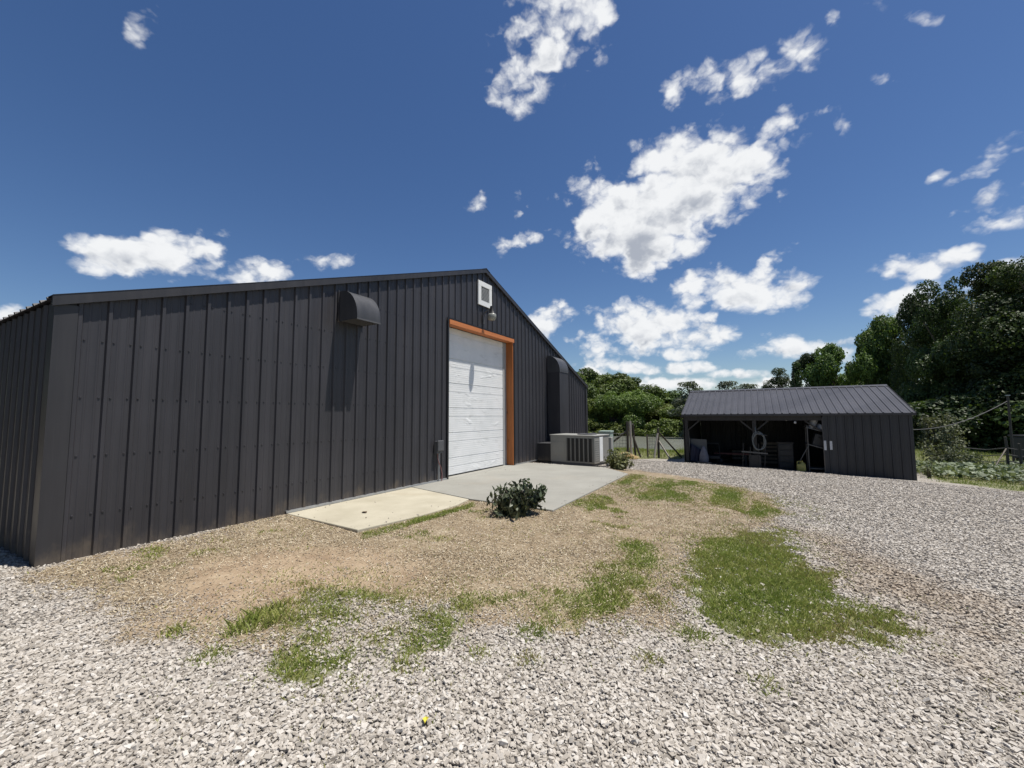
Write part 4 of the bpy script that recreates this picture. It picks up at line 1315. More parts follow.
# straw heap beside the fence post
mb = []
hx, hy = at(624, 17.6)
N = 2600
r = 0.75*np.sqrt(RNG.random(N)); a = RNG.random(N)*6.283
px_ = r*np.cos(a)*1.0; py_ = r*np.sin(a)*0.6
hz_ = 0.26*np.exp(-(px_**2/0.25+py_**2/0.09))*RNG.random(N)**0.4
th = RNG.random(N)*6.283; L_ = 0.05+0.10*RNG.random(N); wd = 0.006
dx = np.cos(th)*L_; dy = np.sin(th)*L_; dz = (RNG.random(N)-0.5)*0.06
base = np.stack([px_, py_, hz_+0.01], -1)
dv = np.stack([dx, dy, dz], -1); sv_ = np.stack([-np.sin(th), np.cos(th), np.zeros(N)], -1)*wd
Vv = np.concatenate([base-dv-sv_, base+dv-sv_, base+dv+sv_, base-dv+sv_], 0)
ii = np.arange(N)
hs_ = link('straw_heap', fast_mesh('straw_heap', Vv, np.stack([ii, ii+N, ii+2*N, ii+3*N], -1)), MAT['straw'], None, (hx, hy, gz(hx, hy)))
tag(hs_, 'small heap of yellow straw at the foot of the fence posts', 'straw')

# ------------------------------------------------------------------ plants
def leaf_quads(C, N, size, droop=0.0, aspect=0.6, rng=RNG):
    """folded diamond leaves: C (n,3) centres, N (n,3) normals"""
    n = len(C)
    N = N/np.linalg.norm(N, axis=1, keepdims=True)
    R = rng.normal(size=(n, 3)); R[:, 2] -= droop
    T = R - (R*N).sum(1, keepdims=True)*N
    T /= np.linalg.norm(T, axis=1, keepdims=True)+1e-9
    B = np.cross(N, T)
    s = (np.asarray(size)*np.ones(n))[:, None]
    V = np.concatenate([C-T*s*0.5, C+B*s*aspect*0.5+T*s*0.05-N*s*0.06, C+T*s*0.5-N*s*0.10, C-B*s*aspect*0.5+T*s*0.05-N*s*0.06], 0)
    i = np.arange(n)
    F = np.stack([i, i+n, i+2*n, i+3*n], -1)
    return V, F

def limb(mb, p0, d, L, r0, r1, rng, seg=5, wob=0.12):
    p = Vector(p0); d = Vector(d).normalized(); pts = [p.copy()]
    for i in range(seg):
        d = (d + Vector(rng.normal(size=3))*wob + Vector((0,0,0.04))).normalized()
        p = p + d*(L/seg); pts.append(p.copy())
    mb.tube(pts, [r0+(r1-r0)*i/seg for i in range(seg+1)], 7, False)
    return pts

def make_tree(seed, H, R, nleaf, leaf, crown_base=0.25, shape='broad', nblob=46, lean=0.0):
    """returns trunk mesh and crown mesh for a tree of height H and crown radius R, at the origin"""
    rng = np.random.default_rng(seed)
    mb = MB()
    tp = limb(mb, (0,0,-0.4), (lean,0,1), H*0.62, 0.028*H*0.62, 0.012*H, rng, 7, 0.05)
    blobs = []
    z0 = H*crown_base
    for i in range(nblob):
        f = rng.random()
        z = z0 + (H-z0)*f
        if shape == 'broad': rr = R*math.sqrt(max(0.05, 1-(2*f-0.86)**2/1.35))*(1.0 if f < 0.75 else 0.92)
        elif shape == 'cone': rr = R*(1.02-f)
        else: rr = R*math.sqrt(max(0.04, 1-(2*f-0.9)**2/1.25))
        a = rng.random()*6.283; q = rr*math.sqrt(rng.random())*0.88
        br = R*(0.20+0.19*rng.random())*(0.75 if f > 0.85 else 1.0)
        blobs.append((q*math.cos(a), q*math.sin(a), min(z, H-br*0.7), br))
    for i in range(12):
        b = blobs[rng.integers(len(blobs))]
        s = tp[2+int(rng.integers(5))]
        d = Vector(b[:3]) - s
        limb(mb, s, d, d.length*0.95, 0.010*H, 0.003*H, rng, 4, 0.10)
    B = np.array(blobs)
    w = B[:, 3]**2; w /= w.sum()
    k = rng.choice(len(B), nleaf, p=w)
    dirs = rng.normal(size=(nleaf, 3)); dirs /= np.linalg.norm(dirs, axis=1, keepdims=True)
    rad = B[k, 3]*(0.76+0.30*rng.random(nleaf)**0.8)
    # lumpy blobs
    lump = 1 + 0.28*np.sin(dirs[:,0]*5+k)*np.sin(dirs[:,1]*6+k*2)*np.sin(dirs[:,2]*5+k*3)
    C = B[k, :3] + dirs*(rad*lump)[:, None]*np.array([1.12, 1.12, 0.82])
    # stray sprigs
    m = rng.random(nleaf) < 0.03
    C[m] += rng.normal(size=(m.sum(), 3))*R*0.045
    N = dirs*0.7 + rng.normal(size=(nleaf, 3))*0.55 + np.array([0, 0, 0.45])
    V, F = leaf_quads(C, N, leaf*(0.6+0.8*rng.random(nleaf)), 0.6, 0.62, rng)
    blobv = rng.random(len(B))
    rnd = np.clip(0.52*blobv[k] + 0.48*rng.random(nleaf), 0, 1)
    crown = fast_mesh('crown', V, F, {'rnd': np.tile(rnd, 4)})
    tm = bpy.data.meshes.new('trunk'); tm.from_pydata(mb.v, [], mb.f)
    for p in tm.polygons: p.use_smooth = True
    return tm, crown

KINDS = {}
def kind(name, mat, **kw):
    tm, cr = make_tree(**kw)
    tm.materials.append(MAT['bark']); cr.materials.append(MAT[mat])
    KINDS[name] = (tm, cr, kw['H'], kw['R'])
kind('oak', 'leaf_wood', seed=3, H=14, R=5.2, nleaf=52000, leaf=0.21, crown_base=0.10, nblob=30)
kind('oak_b', 'leaf_wood', seed=11, H=13, R=4.8, nleaf=48000, leaf=0.21, crown_base=0.08, nblob=26)
kind('oak_c', 'leaf_wood', seed=23, H=14, R=4.4, nleaf=46000, leaf=0.21, crown_base=0.06, shape='tall', nblob=26)
kind('maple', 'leaf_shore', seed=31, H=11, R=5.0, nleaf=26000, leaf=0.32, crown_base=0.08, nblob=26)
kind('maple_b', 'leaf_shore', seed=37, H=11, R=4.5, nleaf=26000, leaf=0.32, crown_base=0.05, shape='tall', nblob=24)
kind('willow', 'leaf_bright', seed=41, H=7.5, R=4.2, nleaf=20000, leaf=0.28, crown_base=0.05, nblob=22)
kind('poplar', 'leaf_pale', seed=47, H=11, R=2.3, nleaf=6000, leaf=0.26, crown_base=0.1, shape='tall', nblob=36)
kind('cedar', 'leaf_wood', seed=53, H=11, R=2.6, nleaf=9000, leaf=0.30, crown_base=0.05, shape='cone', nblob=60)
kind('shrub', 'leaf_bright', seed=59, H=2.6, R=2.2, nleaf=6000, leaf=0.26, crown_base=0.0, nblob=30)
kind('brush', 'leaf_wood', seed=61, H=4.5, R=3.0, nleaf=10000, leaf=0.26, crown_base=0.0, nblob=40)
def plant_tree(name, knd, px, d, ytop, R, rot, label, group, cat='tree'):
    tm, cr, H0, R0 = KINDS[knd]
    x, y = at(px, d); z = gz(x, y)
    yh = 416.3 + 0.0066*(px-512)
    H = (1.3707 + (yh-ytop)/420.06*d) - z
    e = empty(name, (x, y, z), rot)
    e.scale = (R/R0, R/R0, H/H0)
    tag(e, label, cat, group)
    for nm, m_ in (('trunk', tm), ('crown', cr)):
        o = bpy.data.objects.new(nm, m_); COL.objects.link(o); o.parent = e
    return e
GR = 'tall dark trees at the right wood edge'
GM = 'trees rising behind the shed roof'
GL = 'trees on the far pond shore'
GW = 'light green trees along the pond shore'
T = [
 ('oak_tree','oak',1050,30,264,4.9,0.3,'tallest dark oak, cut by the right edge of the photo',GR),
 ('oak_tree','oak_b',1000,33,268,4.0,2.1,'tall dark broadleaf tree directly behind the thin utility post',GR),
 ('oak_tree','oak_c',955,36,283,3.4,4.0,'tall dark tree at left end of the right wood edge',GR),
 ('oak_tree','oak_b',921,40,299,2.4,5.2,'dark tree with a ragged left side just beyond the shed right end',GR),
 ('oak_tree','oak_c',1110,27,262,5.0,1.0,'dark tree beyond the right edge of the photo',GR),
 ('oak_tree','oak',975,44,296,4.6,3.3,'dark tree filling in behind the wood edge',GR),
 ('oak_tree','oak_b',1030,42,275,5.4,0.9,'dark tree behind the tallest oak',GR),
 ('maple_tree','maple',893,49,322,3.3,1.9,'broad tree above right end of the shed roof',GM),
 ('maple_tree','maple_b',868,50,334,2.6,0.4,'lighter green tree left of the broad one above the shed roof',GM),
 ('maple_tree','maple',832,52,350,3.0,2.6,'rounded tree above the middle right of the shed roof',GM),
 ('maple_tree','oak_b',808,54,358,2.9,3.7,'round dark tree above the shed roof next to the cedar',GM),
 ('cedar_tree','cedar',797,50,366,1.3,0.0,'slim pointed cedar among rounded trees above the shed roof',GM),
 ('maple_tree','oak_c',781,56,372,2.6,5.0,'lowest leftmost dark tree of the clump above the shed roof',GM),
 ('maple_tree','maple_b',853,56,366,2.6,1.2,'low tree filling the dip between the rounded tree and the taller right ones',GM),
 ('poplar_tree','poplar',727,64,384,2.4,1.0,'sparse treetop peeking over the shed ridge, left one',GM),
 ('poplar_tree','poplar',748,66,387,2.6,2.7,'sparse treetop peeking over the shed ridge, right one',GM),
 ('poplar_tree','poplar',688,62,384,2.5,4.1,'tall pale grey-green tree at left corner of the shed roof',GM),
 ('poplar_tree','poplar',697,66,390,2.0,0.2,'short grey-green treetop right of the tall pale one',GM),
 ('maple_tree','maple',572,78,374,6.0,0.7,'shore tree half hidden by the barn end',GL),
 ('maple_tree','maple_b',590,82,369,6.0,2.2,'tallest shore tree just right of the barn',GL),
 ('maple_tree','maple',610,84,376,6.0,3.9,'second shore tree right of the barn',GL),
 ('maple_tree','maple_b',630,86,380,6.2,5.1,'shore tree above the twin fence posts',GL),
 ('maple_tree','maple',650,92,391,6.0,1.4,'low shore tree left of the pale poplar, farther one',GL),
 ('maple_tree','maple_b',668,92,393,6.2,0.1,'low dark shore tree near the pale poplar',GL),
 ('maple_tree','maple',690,92,399,6.0,2.9,'shore tree just behind the left shed corner',GL),
 ('willow_tree','willow',590,76,398,4.2,0.5,'light green shore tree beside the barn end',GW),
 ('willow_tree','willow',613,75,393,4.4,2.2,'light green shore tree left of the twin fence posts',GW),
 ('willow_tree','willow',634,75,392,4.6,4.2,'rounded bright green tree directly above the fence posts',GW),
 ('willow_tree','willow',656,80,403,4.8,5.5,'bright green tree above the single dark fence post',GW),
 ('willow_tree','willow',678,78,407,4.8,3.0,'bright green tree touching the shed left side',GW),
]
for i, (tx, ty) in enumerate(((-6.3, 3.2), (-6.6, 9.0), (-6.8, 15.5), (-7.0, 22.0))):  # unseen tree row, added to keep skylight off the barn's left side wall
    tm, cr, H0, R0 = KINDS[('oak', 'oak_b', 'oak_c', 'oak_b')[i]]
    e = empty('oak_tree', (tx, ty, gz(tx, ty)), 1.7*i)
    e.scale = (0.95, 0.95, 0.9)
    tag(e, 'unseen dark tree, one of a row added to shade the barn left wall', 'tree', 'unseen trees added to shade the barn left wall')
    for nm, m_ in (('trunk', tm), ('crown', cr)):
        o = bpy.data.objects.new(nm, m_); COL.objects.link(o); o.parent = e
for nm, k_, px, d, yt, R_, ro, lab, grp in T:
    plant_tree(nm, k_, px, d, yt, R_, ro, lab, grp)
for i, (px, d, yt, R_, lab) in enumerate((
    (648,70,425,2.6,'low bright shrub on the pond bank left of the dark fence post'),
    (662,69,421,2.8,'bright shrub on the pond bank right of the dark fence post'),
    (676,68,423,2.8,'bright shrub on the pond bank left of the shed'),
    (690,68,420,2.8,'bright shrub on the pond bank hidden partly by the shed post'),
    (612,72,424,2.6,'shrub on the pond bank between air conditioner and fence posts'),
    (630,72,427,2.6,'low shrub on the pond bank behind the twin posts'),
    (594,72,424,2.8,'shrub on the pond bank above the air conditioner'))):
    plant_tree('bank_shrub','shrub',px,d,yt,R_,i*1.3,lab,'shrubs on the pond bank','shrub')
for i, (px, d, yt, R_, lab) in enumerate((
    (935,33,408,3.2,'dark undergrowth bush behind the sapling right of the shed'),
    (968,31,402,3.4,'dark undergrowth bush below the sagging cable'),
    (1002,30,398,3.4,'dark undergrowth bush behind the utility post'),
    (1042,28,395,3.4,'dark undergrowth bush behind the metal bin'),
    (905,38,400,3.4,'dark undergrowth bush mostly hidden by the shed'),
    (950,40,380,4.0,'taller dark undergrowth under the left oaks'),
    (1010,38,375,4.0,'taller dark undergrowth under the right oaks'))):
    plant_tree('undergrowth_bush','brush',px,d,yt,R_,i*0.9,lab,'undergrowth at the wood edge','bush')

def sprig_plant(name, loc, stems, nleaf, leaf, mat, label, cat, droop, seed, spread, H, group=None, fold=0.5, wide=1.0):
    """arching stems with leaves along them"""
    rng = np.random.default_rng(seed)
    e = empty(name, loc)
    tag(e, label, cat, group)
    mb = MB(); C = []; Nn = []
    for i in range(stems):
        a = rng.random()*6.283; rr = spread*(0.25+0.75*rng.random()); hh = H*(0.40+0.60*rng.random())
        end = np.array([rr*math.cos(a), rr*math.sin(a), hh*(1-0.55*droop)])
        mid = np.array([rr*0.45*math.cos(a), rr*0.45*math.sin(a), hh])
        ts = np.linspace(0, 1, 8)
        pts = [(1-t)**2*np.array([0.04*math.cos(a),0.04*math.sin(a),0]) + 2*t*(1-t)*mid + t*t*end for t in ts]
        mb.tube(pts, [0.010-0.007*t for t in ts], 5, False)
        for j in range(nleaf//stems):
            t = 0.12+0.88*rng.random()
            c = (1-t)**2*np.array([0,0,0.0]) + 2*t*(1-t)*mid + t*t*end
            c = c + np.clip(rng.normal(size=3), -1.6, 1.6)*leaf*0.70
            c[2] = max(c[2] - droop*leaf*0.5, 0.03)
            C.append(c); Nn.append(rng.normal(size=3)*0.6 + np.array([math.cos(a), math.sin(a), 0.9-droop])*0.8)
    C = np.array(C); Nn = np.array(Nn)
    ax = np.array([RT[0], RT[1], 0.0])/math.hypot(RT[0], RT[1])
    C = C + (C@ax)[:, None]*ax*(wide-1)
    V, F = leaf_quads(C, Nn, leaf*(0.7+0.6*rng.random(len(C))), droop*2.2, fold, rng)
    mb.build('stem', MAT['bark'], e)
    link('foliage', fast_mesh('foliage', V, F, {'rnd': np.tile(rng.random(len(C)), 4)}), MAT[mat], e)
    return e
bx, by = 4.02, -2.86
sprig_plant('drooping_shrub', (bx, by, gz(bx, by)), 30, 1250, 0.11, 'leaf_bush', 'small wilted dark shrub with drooping leaves at front corner of concrete apron', 'shrub', 0.9, 5, 0.36, 0.55, fold=0.40, wide=1.0)
e2 = bpy.data.objects['drooping_shrub']
# the separate arching shoot on its right
rng = np.random.default_rng(9)
mb = MB()
dR = Vector((RT[0], RT[1], 0)).normalized()
C = []
for (ox, oh, r_) in ((0.27,0.30,0.09),(0.29,0.22,0.08),(0.385,0.36,0.045),(0.37,0.27,0.05),(0.28,0.14,0.06),(0.14,0.42,0.09)):
    p_ = dR*ox
    for j in range(46):
        C.append(np.array([p_.x, p_.y, oh]) + rng.normal(size=3)*r_*0.6)
    mb.tube([(0.02,0,0.02),(p_.x*0.6,p_.y*0.6,oh*0.9),(p_.x,p_.y,oh)],[0.009,0.007,0.004],5,False)
C = np.array(C)
V, F = leaf_quads(C, rng.normal(size=C.shape)+np.array([0,0,0.2]), 0.08*(0.7+0.6*rng.random(len(C))), 2.0, 0.5, rng)
mb.build('shoot', MAT['bark'], e2)
link('shoot_foliage', fast_mesh('shoot_foliage', V, F, {'rnd': np.tile(rng.random(len(C)), 4)}), MAT['leaf_bush'], e2)
bx, by = 9.86, -2.70
sprig_plant('leafy_shrub', (bx, by, gz(bx, by)), 26, 1000, 0.10, 'leaf_olive', 'small olive shrub at right end of the air conditioner', 'shrub', 0.35, 6, 0.40, 0.50)
for i, (px, d, R_, H_, lab) in enumerate(((944,19.5,0.95,3.0,'pale leafy sapling standing behind the garden right of the shed'),
                                  (928,20.0,0.6,2.9,'thin sapling close against the shed right corner'),
                                  (938,18.6,0.9,1.2,'low weedy bush between the shed and the garden'),
                                  (961,19.6,0.8,1.0,'low weedy bush under the sagging cable'))):
    x, y = at(px, d)
    sprig_plant('sapling' if H_ > 2 else 'weedy_bush', (x, y, gz(x, y)), 34, 1500, 0.125, 'leaf_sap', lab, 'sapling' if H_ > 2 else 'bush', 0.25, 70+i, R_, H_)
x, y = at(921.5, 14.6)
sprig_plant('weedy_bush', (x, y, gz(x, y)), 9, 110, 0.08, 'leaf_sap', 'scrawny weed at the shed right front corner', 'weed', 0.2, 90, 0.18, 0.75)

# garden bed of big silvery leaves
N = 9000
gxs = RNG.uniform(16.5, 30, N*4); gys = RNG.uniform(-21, -10.4, N*4)
bed = poly_sd(gxs, gys, [(18.9,-11.3),(21.2,-11.1),(25.5,-13.4),(30,-17.5),(27,-21),(20.3,-21),(17.9,-14.6)])
ok = bed + (fbm(gxs*0.8, gys*0.8, 61)-0.5)*1.2 > 0
gxs = gxs[ok][:N]; gys = gys[ok][:N]; N = len(gxs)
top_ = 0.08+0.42*fbm(gxs*0.9, gys*0.9, 71)
C = np.stack([gxs, gys, ground_z(gxs, gys) + top_*RNG.random(N)**0.5+0.03], -1)
V, F = leaf_quads(C, RNG.normal(size=(N,3))*0.45+np.array([0,0,0.8]), 0.09+0.17*RNG.random(N)**1.5, 0.3, 0.7)
gd = link('garden_foliage', fast_mesh('garden_foliage', V, F, {'rnd': np.tile(np.clip(RNG.random(N)**1.3, 0, 1), 4)}), MAT['leaf_garden'])
tag(gd, 'bed of broad silvery leaves growing between the shed and wood edge', 'garden plants', kind='stuff')

# ------------------------------------------------------------------ loose gravel, grass, litter
def inview(x, y, margin=0.35):
    dx = x-CAM[0]; dy = y-CAM[1]
    f = dx*FW[0]+dy*FW[1]; r = dx*RT[0]+dy*RT[1]
    return (f > 0.9) & (np.abs(r) < f*1.25+0.5+margin)
def on_slab(x, y):
    a = poly_sd(x, y, [(2.38,0.1),(2.27,-1.65),(3.2,-1.82),(4.0,-1.84),(4.47,-1.74),(4.37,-3.30),(8.72,-3.27),(9.64,-2.44),(9.77,0.1)])
    return a > 0
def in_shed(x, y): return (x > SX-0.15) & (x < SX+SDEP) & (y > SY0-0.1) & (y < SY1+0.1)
def cand(n, rmin, rmax):
    """points around the viewer's side of the yard, density falling outwards"""
    r = np.sqrt(RNG.uniform(rmin**2, rmax**2, n)); a = RNG.uniform(-0.95, 0.95, n) + math.atan2(FW[1], FW[0])
    return CAM[0]+r*np.cos(a), CAM[1]+r*np.sin(a)

def stones(x, y, size, rng, fine=False, zfix=None):
    n = len(x)
    if fine:
        g = (1+5**0.5)/2
        base = np.array([[-1,g,0],[1,g,0],[-1,-g,0],[1,-g,0],[0,-1,g],[0,1,g],[0,-1,-g],[0,1,-g],[g,0,-1],[g,0,1],[-g,0,-1],[-g,0,1]], float)/1.902*0.56
        tri = np.array([[0,11,5],[0,5,1],[0,1,7],[0,7,10],[0,10,11],[1,5,9],[5,11,4],[11,10,2],[10,7,6],[7,1,8],[3,9,4],[3,4,2],[3,2,6],[3,6,8],[3,8,9],[4,9,5],[2,4,11],[6,2,10],[8,6,7],[9,8,1]])
        T8 = np.stack([base*(0.72+0.5*rng.random((12,1))) + rng.normal(size=(12,3))*0.10 for _ in range(60)])
    else:
        base = np.array([[-1,-1,-1],[1,-1,-1],[1,1,-1],[-1,1,-1],[-1,-1,1],[1,-1,1],[1,1,1],[-1,1,1]], float)*0.46
        tri = np.array([[0,2,1],[0,3,2],[4,5,6],[4,6,7],[0,1,5],[0,5,4],[1,2,6],[1,6,5],[2,3,7],[2,7,6],[3,0,4],[3,4,7]])
        T8 = np.stack([base*(0.72+0.50*rng.random((8,3))) + rng.normal(size=(8,3))*0.075 for _ in range(40)])
    nv = len(base)
    P = T8[rng.integers(0, len(T8), n)]
    sc = np.stack([np.ones(n)*(0.9+0.6*rng.random(n)), 0.60+0.4*rng.random(n), 0.38+0.32*rng.random(n)], -1)*size[:, None]
    P = P*sc[:, None, :]
    a = rng.uniform(0, 6.283, n); t1 = rng.normal(size=n)*0.30; t2 = rng.normal(size=n)*0.30
    def rot(P, i, j, an):
        c = np.cos(an)[:, None]; s = np.sin(an)[:, None]
        A = P[:, :, i]*c - P[:, :, j]*s; B_ = P[:, :, i]*s + P[:, :, j]*c
        P = P.copy(); P[:, :, i] = A; P[:, :, j] = B_; return P
    P = rot(P, 1, 2, t1); P = rot(P, 0, 2, t2); P = rot(P, 0, 1, a)
    z = ground_z(x, y) + size*0.12 + rng.random(n)*size*0.5
    if zfix is not None: z = zfix + size*0.25
    P = P + np.stack([x, y, z], -1)[:, None, :]
    F = (tri[None] + (np.arange(n)*nv)[:, None, None]).reshape(-1, 3)
    return P.reshape(-1, 3), F, np.repeat(rng.random(n), nv), nv

def stone_keep(x, y, rng):
    d, g, b, ba, S = zones(x, y)
    mix = sstep(-0.1, 0.25, S['mixed'])
    ew = (fbm(x*1.3, y*1.3, 121)-0.5)*1.1 + (fbm(x*7, y*7, 123)-0.5)*0.7
    p = (1-sstep(-0.25, 0.75, S['dirt']+ew*0.75)*0.955)*(1-0.96*sstep(0.25, 0.65, g))
    p = np.maximum(p, mix*0.62*(1-0.45*g))
    p = p*np.where(S['pondside'] > 0.1, 0, 1)*np.where(S['verge'] > 0.1, 0, 1)
    k = (rng.random(len(x)) < p) & inview(x, y) & ~on_slab(x, y) & ~in_shed(x, y) & ~((y > -0.02) & (x > -0.05))
    return k, d, b
Vs, Fs, Rs, Bs = [], [], [], []
off = 0
for (n, r0, r1, smin, smax) in ((115000, 0.9, 4.4, 0.0065, 0.025), (62000, 0.95, 4.4, 0.008, 0.026), (190000, 4.4, 8.4, 0.010, 0.025), (150000, 8.4, 17.5, 0.016, 0.028)):
    x, y = cand(n, r0, r1)
    k, d_, b_ = stone_keep(x, y, RNG)
    x, y, d_, b_ = x[k], y[k], d_[k], b_[k]
    size = (smin + (smax-smin)*RNG.random(len(x))**1.6)*(1-0.45*sstep(0.2, 0.8, d_))
    P, F, rr, nv = stones(x, y, size, RNG, r0 < 0.92)
    Vs.append(P); Fs.append(F+off); Rs.append(rr); Bs.append(np.repeat(np.maximum(np.maximum(b_*0.9, 0.14 if r0 > 8 else 0.08), d_*(0.45+0.55*RNG.random(len(x)))), nv)); off += len(P)
# a few stones kicked onto the slab edges
x = RNG.uniform(2.3, 9.6, 9000); y = RNG.uniform(-3.3, -0.1, 9000)
sdist = poly_sd(x, y, [(2.40,-0.035),(2.29,-1.63),(3.2,-1.80),(4.0,-1.82),(4.47,-1.72),(4.37,-3.28),(8.70,-3.25),(9.62,-2.42),(9.75,-0.035)])
k = (sdist > 0.01) & (RNG.random(9000) < 0.16*np.exp(-sdist/0.10) + 0.003)
x, y = x[k], y[k]
P, F, rr, nv = stones(x, y, 0.006+0.016*RNG.random(len(x))**2, RNG, False, np.full(len(x), 0.015))
Vs.append(P); Fs.append(F+off); Rs.append(rr); Bs.append(np.repeat(0.4*np.ones(len(x)), nv)); off += len(P)
def stone_mat():
    m, n, b = new_mat('crushed limestone')
    at_ = n.new('ShaderNodeAttribute', attribute_name='rnd')
    ab = n.new('ShaderNodeAttribute', attribute_name='earth')
    c = n.ramp(at_.outputs['Fac'], [(0.0, (0.25, 0.224, 0.192)), (0.2, (0.40, 0.364, 0.316)), (0.6, (0.50, 0.460, 0.406)), (0.9, (0.57, 0.533, 0.480)), (1.0, (0.65, 0.618, 0.570))])
    c = n.mix(n.math('MULTIPLY', ab.outputs['Fac'], 0.75), c, (0.34, 0.265, 0.185))
    co = gcoord(n)
    f = n.noise(co, 120, 5, 0.7)
    c = n.mix(n.math('MULTIPLY', n.smooth(f, 0.45, 0.7), 0.5), c, (0.30, 0.27, 0.235))
    n.link(c, b.inputs['Base Color'])
    b.inputs['Roughness'].default_value = 0.9
    b.inputs['Specular IOR Level'].default_value = 0.2
    n.link(n.bump(n.noise(co, 160, 3, 0.6), 0.3, 0.004), b.inputs['Normal'])
    return m
gvl = link('gravel', fast_mesh('gravel', np.concatenate(Vs), np.concatenate(Fs), {'rnd': np.concatenate(Rs), 'earth': np.concatenate(Bs)}), stone_mat())
tag(gvl, 'loose pale crushed limestone gravel covering the yard', 'gravel', kind='stuff')

def blades(x, y, h, w, rng, lean=0.5, flat=False):
    n = len(x)
    a = rng.uniform(0, 6.283, n); ln = lean*(0.3+rng.random(n))
    b = rng.uniform(0, 6.283, n)
    z = ground_z(x, y)
    base = np.stack([x, y, z-0.005], -1)
    tx = np.stack([np.cos(a)*ln*h, np.sin(a)*ln*h, h], -1)
    side = np.stack([np.cos(b), np.sin(b), np.zeros(n)], -1)*w[:, None]*0.5
    mid = base + tx*np.array([0.38, 0.38, 0.58])
    V = np.concatenate([base-side, base+side, mid+side*0.8, base+tx, mid-side*0.8], 0)
    i = np.arange(n)
    F = np.stack([i, i+n, i+2*n, i+3*n, i+4*n], -1)
    return V, F
# lawn-like patches and sprigs, near yard
x, y = cand(1100000, 1.5, 10.5)
d_, g_, b_, ba_, S_ = zones(x, y)
dens = np.where(S_['lawn'] > -0.25, 1.35, 0.9)*sstep(0.14, 0.80, g_)
tuft = sstep(0.45, 0.62, vnoise(x*9, y*9, 91))
p = dens*(0.35+0.65*tuft)
p = np.maximum(p, 0.030*sstep(0.2, 0.7, d_)*sstep(0.40, 0.62, fbm(x*1.9, y*1.9, 131)))
p = np.maximum(p, 0.24*sstep(-0.9, 0.1, np.maximum(np.maximum(S_['lawn'], S_['strip']), np.maximum(S_['mixed'], S_['thin'])))*sstep(0.34, 0.60, vnoise(x*5, y*5, 133)))
wd_ = np.zeros(len(x))
for (wx, wy, wr) in ((1.04,-4.62,0.09),(0.35,-3.86,0.10),(0.95,-4.34,0.09),(1.90,-5.45,0.12),(1.44,-5.25,0.10),(1.55,-5.86,0.09),(0.05,-3.0,0.10),(0.62,-4.02,0.12),(2.3,-5.1,0.12),(0.1,-2.5,0.09),(1.35,-4.5,0.12),(0.75,-0.35,0.10)):
    wd_ = np.maximum(wd_, np.exp(-((x-wx)**2+(y-wy)**2)/(wr*wr)))
p = np.maximum(p, 0.6*wd_)
k = (RNG.random(len(x)) < p) & inview(x, y) & ~on_slab(x, y) & ~((y > -0.03) & (x > -0.05))
x, y, g_, wd_ = x[k], y[k], g_[k], wd_[k]
cl = sstep(-0.05, 0.05, poly_sd(x, y, ZONE['clump']))
h_ = (0.014+0.034*RNG.random(len(x))) * (0.6+0.5*g_) * (1+0.9*cl) * (1+1.5*wd_*(g_ < 0.3))
V, F = blades(x, y, h_, 0.0025+0.003*RNG.random(len(x))+0.0008*np.hypot(x-CAM[0], y-CAM[1]), RNG, 0.9)
dry = vnoise(x*2.2, y*2.2, 95)
rn = np.clip(0.08 + 0.34*RNG.random(len(x)) + 0.66*dry*RNG.random(len(x))**0.5 + 0.16*(1-g_), 0, 1)
def grass_mat():
    m, n, b = new_mat('grass blades')
    at_ = n.new('ShaderNodeAttribute', attribute_name='rnd')
    c = n.ramp(at_.outputs['Fac'], [(0.0, (0.135, 0.205, 0.036)), (0.4, (0.260, 0.325, 0.070)), (0.72, (0.375, 0.380, 0.116)), (0.88, (0.34, 0.29, 0.13)), (1.0, (0.46, 0.39, 0.22))])
    n.link(c, b.inputs['Base Color'])
    b.inputs['Roughness'].default_value = 0.6
    b.inputs['Specular IOR Level'].default_value = 0.3
    tr = n.new('ShaderNodeBsdfTranslucent'); n.link(c, tr.inputs[0])
    ms = n.new('ShaderNodeMixShader'); ms.inputs[0].default_value = 0.3
    n.link(b.outputs[0], ms.inputs[1]); n.link(tr.outputs[0], ms.inputs[2])
    n.link(ms.outputs[0], n.t.nodes['Material Output'].inputs[0])
    return m
MAT['grass'] = grass_mat()
gs = link('grass', fast_mesh('grass', V, F, {'rnd': np.tile(rn, 5)}), MAT['grass'])
tag(gs, 'short patchy green grass growing through the dirt and gravel', 'grass', kind='stuff')
# rougher grass on the far verge and the pond bank
nv_ = 90000
xa = RNG.uniform(13.5, 46, nv_); ya = RNG.uniform(-20, 14, nv_)
d_, g_, b_, ba_, S_ = zones(xa, ya)
k = (RNG.random(nv_) < g_*np.where(xa < 28, 1.0, 0.6)) & ~in_shed(xa, ya) & ((S_['verge'] > -0.2) | (S_['pondside'] > -0.2) | (xa > 20))
xa, ya = xa[k], ya[k]
k = ground_z(xa, ya) > WATER_Z-0.05
xa, ya = xa[k], ya[k]
tall = np.where(xa > 19.2, 0.06+0.16*vnoise(xa*0.7, ya*0.7, 97), 0.06) + 0.45*np.exp(-((xa-23)**2+(ya+3.6)**2)/2.2)
tall = np.where(ya < -10, np.where(xa > 20, 0.25, 0.08), tall)
V, F = blades(xa, ya, tall*(0.5+0.7*RNG.random(len(xa))), 0.02+0.0*xa, RNG, 0.6)
rn = np.clip(0.55*RNG.random(len(xa)) + 0.35*vnoise(xa*0.6, ya*0.6, 99), 0, 1)
g2 = link('bank_grass', fast_mesh('bank_grass', V, F, {'rnd': np.tile(rn, 5)}), MAT['grass'])
tag(g2, 'rough green grass on the pond bank and along the far yard edge', 'grass', kind='stuff')
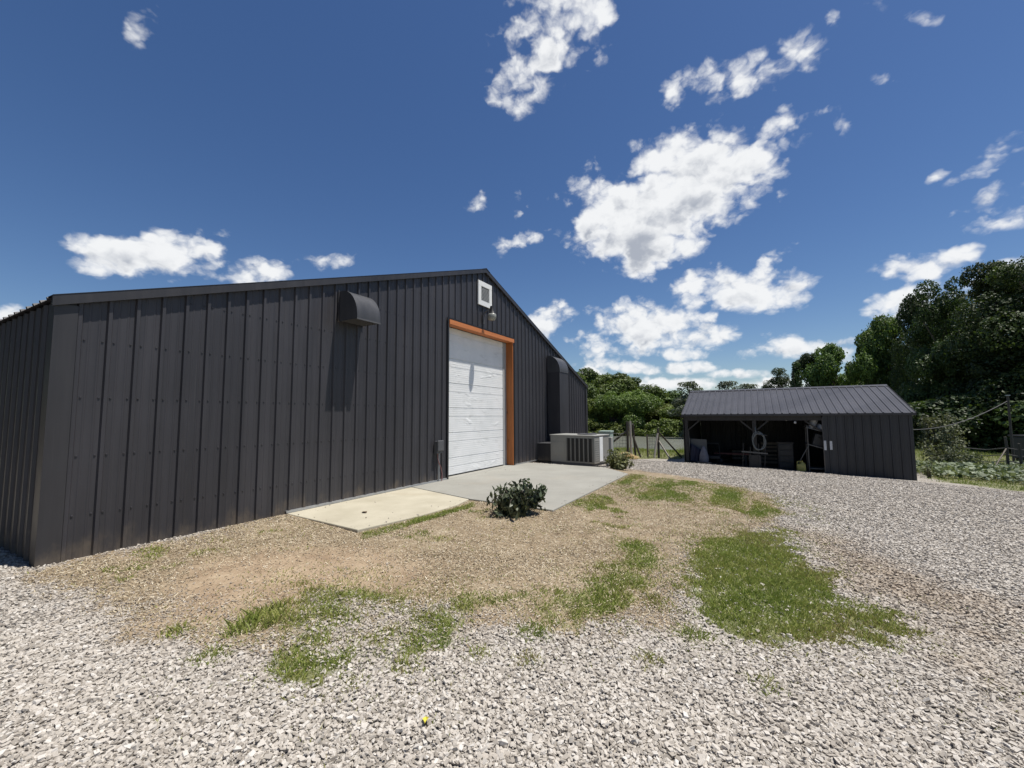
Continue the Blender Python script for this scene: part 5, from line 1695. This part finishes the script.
# dry thatch and chips lying on the dirt
x, y = cand(420000, 1.5, 10.5)
d_, g_, b_, ba_, S_ = zones(x, y)
p = sstep(0.2, 0.8, d_)*(0.80-0.45*ba_)*(0.35+0.65*sstep(0.4, 0.6, fbm(x*1.6, y*1.6, 101)))
k = (RNG.random(len(x)) < p) & inview(x, y) & ~on_slab(x, y) & ~((y > -0.03) & (x > -0.05))
x, y = x[k], y[k]; n_ = len(x)
a = RNG.uniform(0, 6.283, n_); L_ = 0.005+0.017*RNG.random(n_)**2; wd = 0.0013+0.0022*RNG.random(n_)
z = ground_z(x, y)+0.004+0.012*RNG.random(n_)
dv = np.stack([np.cos(a)*L_, np.sin(a)*L_, (RNG.random(n_)-0.4)*0.014], -1)
sv_ = np.stack([-np.sin(a)*wd, np.cos(a)*wd, (RNG.random(n_)-0.5)*wd], -1)
c = np.stack([x, y, z], -1)
V = np.concatenate([c-dv-sv_, c+dv-sv_, c+dv+sv_, c-dv+sv_], 0)
i = np.arange(n_)
def litter_mat():
    m, n, b = new_mat('dry thatch')
    at_ = n.new('ShaderNodeAttribute', attribute_name='rnd')
    cc = n.ramp(at_.outputs['Fac'], [(0.0, (0.15, 0.105, 0.06)), (0.35, (0.30, 0.235, 0.15)), (0.75, (0.47, 0.395, 0.27)), (1.0, (0.62, 0.55, 0.42))])
    n.link(cc, b.inputs['Base Color']); b.inputs['Roughness'].default_value = 0.9
    return m
lt = link('dry_litter', fast_mesh('dry_litter', V, np.stack([i, i+n_, i+2*n_, i+3*n_], -1), {'rnd': np.tile(RNG.random(n_), 4)}), litter_mat())
tag(lt, 'dry straw and wood chips scattered over the bare dirt', 'litter', kind='stuff')

# two single fallen leaves
def fallen(loc, rz, mat, label, s):
    mb = MB()
    for i in range(7):
        t = i/6; w = 0.5*math.sin(math.pi*min(1, t*0.96+0.02))
        for sgn in (-1, 0, 1):
            mb.v.append(((t-0.5)*s, sgn*w*s*0.62, 0.010*abs(sgn)+0.006*math.sin(t*5)))
    for i in range(6):
        for j in range(2):
            q = i*3+j; mb.f.append((q, q+1, q+4, q+3))
    o = mb.build('fallen_leaf', mat, None, True, loc, recalc=False)
    o.rotation_euler = (0, 0, rz)
    tag(o, label, 'leaf')
fallen((0.33, -4.44, gz(0.33, -4.44)+0.026), 0.6, simple('yellow leaf', (0.68, 0.60, 0.08), 0.6), 'single yellow fallen leaf on the gravel', 0.05)
fallen((2.96, -0.98, 0.016), 1.2, simple('brown leaf', (0.12, 0.08, 0.05), 0.7), 'curled brown leaf on the old concrete strip', 0.12)
